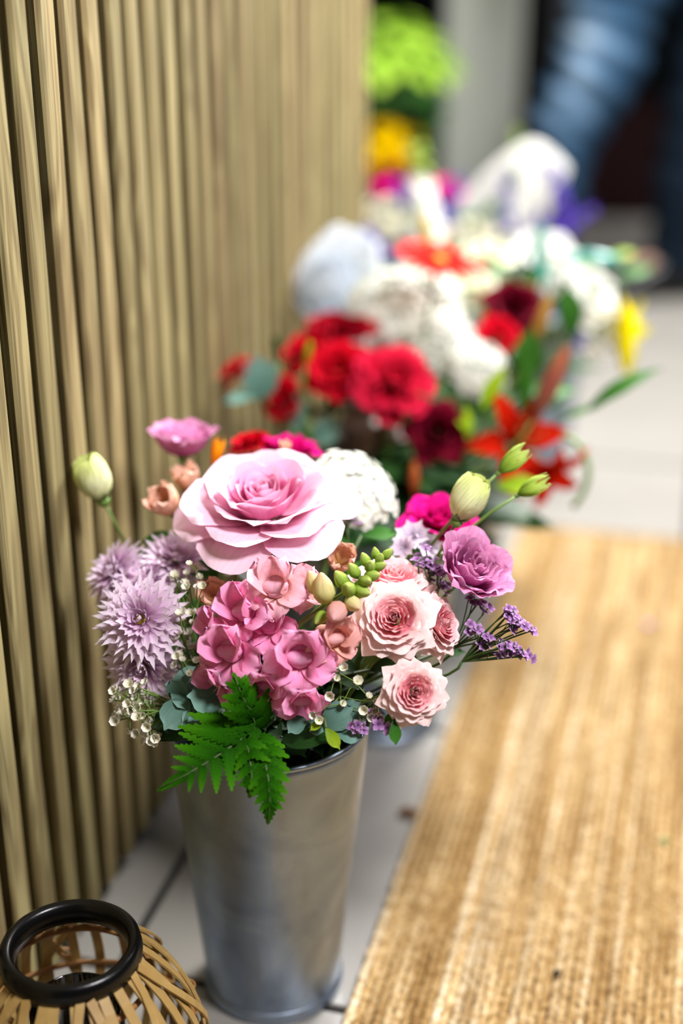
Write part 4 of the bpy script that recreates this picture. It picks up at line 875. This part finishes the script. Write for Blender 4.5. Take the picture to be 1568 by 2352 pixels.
spike('larkspur', 'purple larkspur spike near the tissue paper by the slats', B3, [(880, 600, 1.75), (865, 570, 1.76), (850, 545, 1.76), (838, 525, 1.77)], FLP, 20, .010, .009, g)
spike('white_snapdragon', 'white snapdragon spike with a green tip near the end of the slat wall', B4, [(985, 570, 2.0), (975, 500, 2.0), (965, 430, 2.0), (955, 335, 2.0)], FLW, 40, .019, .018, tip=BUDG)
spike('white_snapdragon', 'green spike tip standing above the white paper', B4, [(1175, 430, 2.06), (1180, 390, 2.06), (1183, 350, 2.06), (1186, 295, 2.06)], BUDG, 26, .0085, .008)
fold_sheet('wrapping_paper', 'big sheet of white wrapping paper behind the purple larkspur', B4, at(1140, 590, 2.10), (Vector((0, 0, 1)) + RT * .18).normalized(), (RT * .93 + UP * .1 - FW * .15).normalized(), .170, .082, M['paper'], 5, 'wrapping', .05)
spray('babys_breath', 'cloud of white baby\'s breath near the end of the slat wall', B4, at(900, 590, 2.0), scat(860, 510, 70, 50, 1.95, .05, 50), GYP, .0085)
spray('babys_breath', 'cloud of white baby\'s breath under the white snapdragon', B3, at(1060, 640, 1.78), scat(1090, 560, 90, 45, 1.78, .04, 50), GYP, .0075)
spray('babys_breath', 'cloud of white baby\'s breath beside the yellow lily', B3, at(1330, 760, 1.66), scat(1360, 760, 60, 60, 1.63, .03, 34), GYP, .0065)
car(900, 432, 2.25, (-.1, .6, .7), .030, HOT, 'magenta rose beside the end of the slat wall', b=B4, nm='rose', grp='magenta roses')
car(1030, 430, 2.2, (.1, .6, .7), .026, HOT, 'magenta rose behind the white snapdragon', b=B4, nm='rose', grp='magenta roses')
spike('larkspur', 'violet larkspur tip in front of the magenta rose', B4, [(925, 480, 2.12), (922, 460, 2.12), (918, 440, 2.12), (915, 415, 2.12)], FLP, 14, .012, .010, g)
car(1275, 545, 1.85, (.1, .9, .3), .020, [(c, n) for c, n in CREAM], 'small cream flower on top of the white lisianthus', b=B3, nm='lisianthus', grp='cream lisianthus')
filler(B3, 13, 'dark filler leaves added in the third bucket under the white flowers', .13, .075)
c3 = B3['c'] + Vector((0, 0, B3['h'] + .01)); c4 = B4['c'] + Vector((0, 0, B4['h'] + .01))
for (x, y, tt, kind, n, L, b, lab) in [(1180, 640, 1.70, 'leaf', 11, 90, B3, 'green leaves between the burgundy rose and the teal ribbon'), (1400, 590, 1.72, 'lime_leaf', 8, 70, B3, 'lime leaves above the level teal ribbon'), (1000, 640, 1.75, 'leaf', 10, 80, B3, 'green leaves behind the scarlet gerbera'), (1260, 700, 1.66, 'dark_leaf', 11, 90, B3, 'dark leaves under the white lisianthus'), (1420, 640, 1.70, 'leaf', 8, 80, B3, 'green leaves at the outer edge beside the yellow lily'), (1100, 500, 2.05, 'leaf', 10, 80, B4, 'green leaves under the white wrapping paper'), (930, 520, 2.1, 'leaf', 9, 80, B4, 'green leaves under the magenta rose by the wall end'), (1350, 760, 1.66, 'dark_leaf', 9, 80, B3, 'dark leaves behind the yellow lily')]:
    clump(lab, b, (c3 if b is B3 else c4) + Vector((random.uniform(-.03, .03), random.uniform(-.03, .03), 0)), (x, y), kind, n, 1, L, tt)

# ------------------------------------------------------------------ bamboo lantern beside the slats
LC = Vector((-0.364, 0.684, 0))
t = thing('bamboo_lantern', 'round bamboo strip lantern with a black top ring on the floor by the slats', 'lantern', LC)
def lprof(k):
    """outline of the basket from the floor (k=0) to the ring (k=1)"""
    z = 0.004 + 0.150 * k
    return (0.048 + (0.0325 if k < .5 else 0.037) * (1 - abs((k - .5) * 2) ** 2.0) - (0.0045 * max(0, k - .5) * 2), z)
def strip(a0, lean, off, wd=.0036, th=.0007, k0=0.0, k1=1.0):
    n = 14; v = []; f = []
    for j in range(n + 1):
        k = k0 + (k1 - k0) * j / n; r, z = lprof(k); r += off; a = a0 + lean * (k - .5)
        er = Vector((math.cos(a), math.sin(a), 0)); et = Vector((-math.sin(a), math.cos(a), 0))
        r2, z2 = lprof(min(1, k + .02)); r1, z1 = lprof(max(0, k - .02)); tn = Vector((r2 - r1, z2 - z1)).normalized(); nn = er * tn.y - Vector((0, 0, 1)) * tn.x
        p = er * r + Vector((0, 0, z)); b = (et - (er * tn.x + Vector((0, 0, tn.y))) * lean * .35).normalized()
        v += [p - b * wd - nn * th, p + b * wd - nn * th, p + b * wd + nn * th, p - b * wd + nn * th]
    for j in range(n):
        for s in range(4): f.append((j * 4 + s, j * 4 + (s + 1) % 4, j * 4 + 4 + (s + 1) % 4, j * 4 + 4 + s))
    f += [(3, 2, 1, 0), tuple(n * 4 + s for s in range(4))]
    return MB().add(v, f).mesh('strip', M['bamboo'], False)
smesh = [strip(0, l, 0) for l in (.10, -.06, .02)]
for i in range(28): part('strip', smesh[i % 3], t, Matrix.Rotation(2 * math.pi * (i + random.uniform(-.12, .12)) / 28, 4, 'Z'))
cmesh = [strip(0, .95, .0022, .0030), strip(0, -.95, .0038, .0030)]
for i in range(7):
    for q in (0, 1): part('crossing_strip', cmesh[q], t, Matrix.Rotation(2 * math.pi * (i + .2 * q) / 7 + .3, 4, 'Z'))
part('top_ring', MB().add(*lathe([(.0375, .150), (.0368, .156), (.0385, .1635), (.0425, .166), (.0462, .1635), (.0475, .157), (.0468, .150), (.042, .148)], 64, True)).mesh('top_ring', M['black']), t)
part('hoop', MB().add(*torus(.0515, .0024, .134, 48, 6)).mesh('hoop', M['bamboo_dark']), t)
part('hoop', MB().add(*torus(.0835 - .003, .0020, .079, 56, 6)).mesh('hoop', M['bamboo_dark']), t)
part('hoop', MB().add(*torus(.046, .0026, .006, 48, 6)).mesh('hoop', M['bamboo_dark']), t)
part('base_plate', MB().add(*lathe([(0, .002), (.044, .002), (.044, .006), (0, .006)], 40)).mesh('base_plate', M['black']), t)
part('glass_cup', MB().add(*lathe([(0, .0075), (.030, .0075), (.031, .010), (.0315, .112), (.0305, .113), (.0297, .112), (.029, .011), (0, .010)], 48)).mesh('glass_cup', M['glass']), t)
for i in range(10):
    a = 2 * math.pi * (i + .35) / 10; r, z = lprof(.55)
    part('binding', MB().add(*torus(.0042, .0009, 0, 12, 5)).mesh('binding', M['bamboo_dark']), t, Matrix.Translation((math.cos(a) * (r + .001), math.sin(a) * (r + .001), z)) @ Matrix.Rotation(a, 4, 'Z') @ Matrix.Rotation(R(15), 4, 'X'))

# ------------------------------------------------------------------ background: flowers and plant past the end of the slat wall
B5 = bucket(-0.62, 2.74, 'zinc bucket deep in the shade behind the slat wall, holding yellow flowers', 5)
for b_ in BUCK: pass
YR = [([pmesh('petal', M['gold'], *a, curve=1.2, ruf=.08, curl=.05, seed=i)], c) for i, (c, a) in enumerate([(5, (.45, .2, (30, 6, -6), .05, .12)), (8, (.66, .26, (56, 30, 24), .1, .06)), (9, (.9, .28, (82, 66, 84), .12, 0))])]
for (x, y, tt, ax, sz, lab) in [(880, 300, 2.75, (0, .7, .7), .045, 'golden yellow flower in the shade, topmost of the yellow ones'), (915, 345, 2.72, (.3, .5, .8), .042, 'golden yellow flower in the shade, nearest the grey jamb'), (865, 365, 2.70, (-.3, .4, .8), .042, 'golden yellow flower in the shade, closest to the slat wall'), (950, 310, 2.78, (.6, .6, .5), .030, 'small golden yellow flower reaching towards the grey jamb')]:
    car(x, y, tt, ax, sz, YR, lab, b=B5, nm='yellow_flower', grp='golden yellow flowers behind the wall')
for (x, y, tt, ax, sz, lab) in [(890, 405, 2.66, (0, .3, .9), .034, 'dark red flower in the shade under the yellow flowers'), (950, 400, 2.66, (.4, .3, .8), .032, 'dark red flower in the shade beside the grey jamb')]:
    car(x, y, tt, ax, sz, CARN_D, lab, b=B5, nm='carnation', grp='dark red flowers behind the wall')
for (x, y, L, lab) in [(880, 240, 130, 'dark leaves rising above the golden yellow flowers'), (930, 270, 120, 'dark leaves behind the golden yellow flowers')]:
    clump(lab, B5, B5['c'] + Vector((0, 0, .25)), (x, y), 'dark_leaf', 10, 1, L, 2.82)
pc = at(893, 95, 2.95)
st = thing('plant_stand', 'black plant stand in the shade behind the slat wall', 'stand', (pc.x, pc.y, 0))
part('top', MB().add(*lathe([(0, .235), (.12, .235), (.122, .245), (.12, .255), (0, .255)], 32)).mesh('top', M['black']), st)
for k in range(4):
    a = R(45 + 90 * k); part('leg', MB().add(*tube([(math.cos(a) * .09, math.sin(a) * .09, .237), (math.cos(a) * .11, math.sin(a) * .11, 0)], .009, 8)).mesh('leg', M['black']), st)
pl = thing('potted_plant', 'bright lime green potted plant at the end of the slat wall', 'potted plant', (pc.x, pc.y, .255))
part('pot', MB().add(*lathe([(0, 0), (.06, 0), (.085, .14), (.09, .14), (.09, .155), (.08, .155), (.075, .14), (0, .135)], 32)).mesh('pot', M['terracotta']), pl)
for k in range(64):
    q = (k + .5) / 64; a = k * 2.39996; rr = .125 * math.sqrt(q); zz = pc.z - .255 + .045 - .10 * q
    p = Vector((math.cos(a) * rr, math.sin(a) * rr, zz + random.uniform(-.012, .012)))
    if k % 3 == 0: part('stalk', MB().add(*tube(bez(Vector((0, 0, .137)), Vector((0, 0, .2)), p * .6 + Vector((0, 0, zz * .45)), p, 6), .0018, 5)).mesh('stalk', M['stem']), pl)
    part('leaf', LEAF['plant'], pl, lframe(p, Vector((math.cos(a), math.sin(a), -.25 - .5 * q)), Vector((math.cos(a) * .5, math.sin(a) * .5, 1)), random.uniform(.06, .085)))
pb = at(1410, 452, 4.0); cr = thing('wooden_crate', 'dark reddish brown wooden crate in the shade behind the jeans', 'crate', (pb.x, pb.y, 0)); cr.rotation_euler.z = YAW
for k in range(4):
    part('board', MB().add(*box(-.22, -.15, .01 + k * .07, .22, -.138, .07 + k * .07, .001)).mesh('board', M['brown_dark'], False), cr)
    part('board', MB().add(*box(-.22, .138, .01 + k * .07, .22, .15, .07 + k * .07, .001)).mesh('board', M['brown_dark'], False), cr)
    for s in (-1, 1): part('board', MB().add(*box(s * .214 - .006, -.138, .01 + k * .07, s * .214 + .006, .138, .07 + k * .07, .001)).mesh('board', M['brown_dark'], False), cr)
part('base_board', MB().add(*box(-.208, -.138, 0.0, .208, .138, .012, .001)).mesh('base_board', M['brown_dark'], False), cr)
for sx in (-1, 1):
    for sy in (-1, 1): part('corner_post', MB().add(*box(sx * .198 - .01, sy * .128 - .01, .012, sx * .198 + .01, sy * .128 + .01, .285, .001)).mesh('corner_post', M['brown_dark'], False), cr)

# ------------------------------------------------------------------ person in jeans
LEG1 = [(at(1490, -340, 2.70), .098), (at(1462, -180, 2.73), .096), (at(1430, -40, 2.77), .093), (at(1404, 60, 2.80), .088), (at(1385, 135, 2.82), .086), (at(1345, 215, 2.85), .082), (at(1308, 285, 2.87), .075), (at(1288, 350, 2.89), .063), (at(1272, 440, 2.92), .058), (at(1258, 530, 2.95), .056), (at(1246, 620, 2.975), .060)]
LEG2 = [(at(1664, -340, 2.88), .098), (at(1658, -180, 2.91), .094), (at(1648, -20, 2.95), .086), (at(1618, 140, 2.99), .078), (at(1596, 300, 3.02), .070), (at(1566, 430, 3.05), .064), (at(1556, 540, 3.08), .060), (at(1548, 620, 3.10), .060)]
def jeans_leg(path, leg_light, seed):
    n = 64; S = 28; m = len(path) - 1; v = []; f = []; fd = []
    for j in range(n + 1):
        q = j / n * m; i = min(int(q), m - 1); k = q - i; p = path[i][0].lerp(path[i + 1][0], k); r = path[i][1] * (1 - k) + path[i + 1][1] * k
        dn = (path[i + 1][0] - path[i][0]).normalized(); fx = (-RT - dn * (-RT).dot(dn)).normalized(); fy = dn.cross(fx)
        for s in range(S):
            a = 2 * math.pi * s / S; d = fx * math.cos(a) + fy * math.sin(a)
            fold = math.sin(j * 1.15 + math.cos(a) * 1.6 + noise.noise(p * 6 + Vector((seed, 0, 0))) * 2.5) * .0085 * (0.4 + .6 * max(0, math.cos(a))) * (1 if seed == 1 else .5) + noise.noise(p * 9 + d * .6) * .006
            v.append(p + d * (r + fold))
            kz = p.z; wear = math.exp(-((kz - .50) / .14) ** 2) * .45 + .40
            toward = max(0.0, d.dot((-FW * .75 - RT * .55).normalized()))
            fd.append(max(0.0, leg_light * (wear * (.35 + .65 * toward) + fold * 34)))  # knee wear plus painted light on the side facing the light
    for j in range(n):
        for s in range(S): f.append((j * S + s, j * S + (s + 1) % S, (j + 1) * S + (s + 1) % S, (j + 1) * S + s))
    f.append(tuple(range(S))); f.append(tuple(n * S + s for s in range(S - 1, -1, -1)))
    return v, f, fd
hipc = (LEG1[0][0] + LEG2[0][0]) / 2
pr = thing('person', 'person in faded blue jeans and black shoes standing beyond the flowers', 'person', Vector((hipc.x, hipc.y, 0)))
PO = Vector(pr.location)
a1 = Vector((LEG1[-1][0].x, LEG1[-1][0].y, .085)); a2 = Vector((LEG2[-1][0].x, LEG2[-1][0].y, .085))
fwd = (-RT * .9 - FH * .25).normalized(); side = Vector((0, 0, 1)).cross(fwd)
pel = Vector((hipc.x, hipc.y, .99))
J = [pel, pel + Vector((0, 0, .20)), pel + Vector((0, 0, .40)) + fwd * .02, pel + Vector((0, 0, .50)) + fwd * .03, pel + Vector((0, 0, .58)) + fwd * .05, pel + Vector((0, 0, .68)) + fwd * .06, pel + Vector((0, 0, .76)) + fwd * .05]
RA = [.125, .115, .13, .06, .055, .088, .075]; E = [(i, i + 1) for i in range(6)]
def chain(start, pts):
    i = start
    for p, r in pts: J.append(Vector(p)); RA.append(r); E.append((i, len(J) - 1)); i = len(J) - 1
    return i
for L_, a_ in ((LEG1, a1), (LEG2, a2)):
    end = chain(0, [(L_[0][0], .09), (L_[3][0], .07), (L_[4][0] if L_ is LEG1 else L_[3][0] * .5 + L_[4][0] * .5, .06), (L_[6][0] if L_ is LEG1 else L_[5][0], .05), (a_, .036)])
    chain(end, [(a_ + fwd * .10 - Vector((0, 0, .045)), .03), (a_ + fwd * .15 - Vector((0, 0, .055)), .024)])
for s in (-1, 1):
    sh = J[2] + side * s * .17 + Vector((0, 0, .04)); e_ = chain(2, [(sh, .055), (sh + side * s * .05 - Vector((0, 0, .28)), .042), (sh + side * s * .04 + fwd * .12 - Vector((0, 0, .50)), .030)])
    hnd = J[-1]; palm = hnd + fwd * .05 - Vector((0, 0, .05)); pi_ = chain(e_, [(palm, .026)])
    for q in range(4): chain(pi_, [(palm + side * (q - 1.5) * .019 + fwd * .03 - Vector((0, 0, .035)), .0085), (palm + side * (q - 1.5) * .020 + fwd * (.045 - abs(q - 1.3) * .004) - Vector((0, 0, .075 - abs(q - 1.3) * .006)), .0075)])
    chain(pi_, [(palm - side * s * .03 + fwd * .02 - Vector((0, 0, .015)), .009), (palm - side * s * .038 + fwd * .04 - Vector((0, 0, .04)), .008)])
me = bpy.data.meshes.new('body'); me.from_pydata([p - PO for p in J], E, [])
bo = part('body', me, pr); md = bo.modifiers.new('skin', 'SKIN'); md.use_smooth_shade = True
for i, r in enumerate(RA): me.skin_vertices[0].data[i].radius = (r, r)
me.skin_vertices[0].data[0].use_root = True
bo.modifiers.new('sub', 'SUBSURF').levels = 1; bo.modifiers['sub'].render_levels = 1
me.materials.append(M['skin'])
hc = J[5] + Vector((0, 0, .03)); hv, hf, hu = ell(.082, .22, 12, 16, -.13)
part('hair', MB().add([Vector((p.x * 1.12 - .012, p.y * 1.1, p.z * 1.05 + .035)) for p in hv if True], hf, hu).mesh('hair', M['brown_dark']), pr, Matrix.Translation(hc - PO - fwd * .03) @ Matrix.Rotation(math.atan2(fwd.y, fwd.x), 4, 'Z'))
for s in (-1, 1): part('eye', MB().add(*ell(.011, .022, 6, 8, -.011)).mesh('eye', M['black']), pr, Matrix.Translation(hc - PO + fwd * .083 + side * s * .032 + Vector((0, 0, -.01))))
part('nose', MB().add(*tube([(0, 0, .02), (.02, 0, -.02), (.0, 0, -.03)], [.006, .011, .008], 6)).mesh('nose', M['skin']), pr, Matrix.Translation(hc - PO + fwd * .088 - Vector((0, 0, .02))) @ Matrix.Rotation(math.atan2(fwd.y, fwd.x), 4, 'Z'))
part('mouth', MB().add(*tube([side * -.022, fwd * .006, side * .022], .004, 6)).mesh('mouth', M['redpink']), pr, Matrix.Translation(hc - PO + fwd * .083 - Vector((0, 0, .07))))
jv, jf, jd = [], [], []
for L_, s_, f_ in ((LEG1, 1, .80), (LEG2, 2, .03)):  # light painted per leg: first one lit, second one shaded
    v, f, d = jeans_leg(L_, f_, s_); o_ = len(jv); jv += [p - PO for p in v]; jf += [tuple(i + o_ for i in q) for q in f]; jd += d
v, f, _ = tube([LEG1[0][0].lerp(LEG2[0][0], .5) - Vector((0, 0, .05)) - PO, pel - PO, pel + Vector((0, 0, .1)) - PO], [.14, .165, .15], 24); o_ = len(jv); jv += v; jf += [tuple(i + o_ for i in q) for q in f]; jd += [.2] * len(v)
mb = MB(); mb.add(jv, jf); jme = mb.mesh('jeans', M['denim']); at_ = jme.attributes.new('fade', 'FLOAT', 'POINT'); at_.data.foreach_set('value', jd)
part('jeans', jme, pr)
part('shirt', MB().add(*tube([pel + Vector((0, 0, .06)) - PO, J[1] - PO, J[2] - PO, J[2] + Vector((0, 0, .075)) - PO, J[3] - PO], [.17, .155, .185, .15, .072], 24)).mesh('shirt', M['shirt']), pr)
for a_, lab in ((a1, None), (a2, None)):
    rs_ = []; v = []; f = []; S = 16
    for (x, wd, h0, h1) in [(-.075, .022, .012, .06), (-.06, .034, 0, .085), (-.02, .038, 0, .105), (.03, .038, 0, .10), (.08, .042, 0, .075), (.13, .044, 0, .058), (.165, .036, 0, .045), (.185, .018, .006, .03)]:
        for s in range(S):
            a = 2 * math.pi * s / S; c, q = math.cos(a), math.sin(a); zz = (h0 + h1) / 2 + (h1 - h0) / 2 * (abs(q) ** .7 * (1 if q > 0 else -1)); v.append(fwd * x + side * (wd * (abs(c) ** .8 * (1 if c > 0 else -1))) + Vector((0, 0, zz)))
    for j in range(7):
        for s in range(S): f.append((j * S + s, j * S + (s + 1) % S, (j + 1) * S + (s + 1) % S, (j + 1) * S + s))
    f.append(tuple(range(S - 1, -1, -1))); f.append(tuple(7 * S + s for s in range(S)))
    part('shoe', MB().add(v, f).mesh('shoe', M['shoe']), pr, Matrix.Translation(Vector((a_.x, a_.y, 0)) - PO))

# ------------------------------------------------------------------ bits lying on the floor and mat
def onfloor(x, y, z=0.0):
    d = FW + RT * ((x - 784) / F) + UP * ((1176 - y) / F); return CAM + d * ((z - H) / d.z)
DL = pmesh('blade', M['brown_leaf'], 1, .4, (74, 88, 104), 0, 0, 1.5, SH_OVAL, .1, nu=4, nv=6, rcmin=.3, ruf=.05)
def debris(name, lab, cat, x, y, z, mat, L, ang):
    p = onfloor(x, y, z); t = thing(name, lab, cat, p)
    me = DL.copy(); me.materials[0] = mat
    part('blade', me, t, Matrix.Rotation(ang, 4, 'Z') @ Matrix.Translation((-L / 2, 0, .001)) @ Matrix.Scale(L, 4))
debris('fallen_leaf', 'small brown fallen leaf on the tile between bucket and mat', 'leaf', 938, 1872, .0005, M['brown_leaf'], .022, .6)
debris('fallen_petal', 'small purple petal lying on the jute mat', 'petal', 1490, 1437, .0095, M['statice'], .014, 1.2)
debris('leaf_scrap', 'tiny green leaf scrap lying on the jute mat', 'leaf', 1526, 1934, .0095, M['leaf'], .010, .3)
debris('dark_scrap', 'tiny dark plant scrap on the nearest part of the jute mat', 'leaf', 1278, 2238, .0095, M['blackmatte'], .009, 1.9)
p = onfloor(684, 2302, .003); tag(part('pebble', MB().add(*ell(.004, .006, 5, 8, -.003)).mesh('pebble', M['pebble']), None, Matrix.Translation(p)), 'tiny white pebble in the dark tile joint by the front bucket', 'pebble')
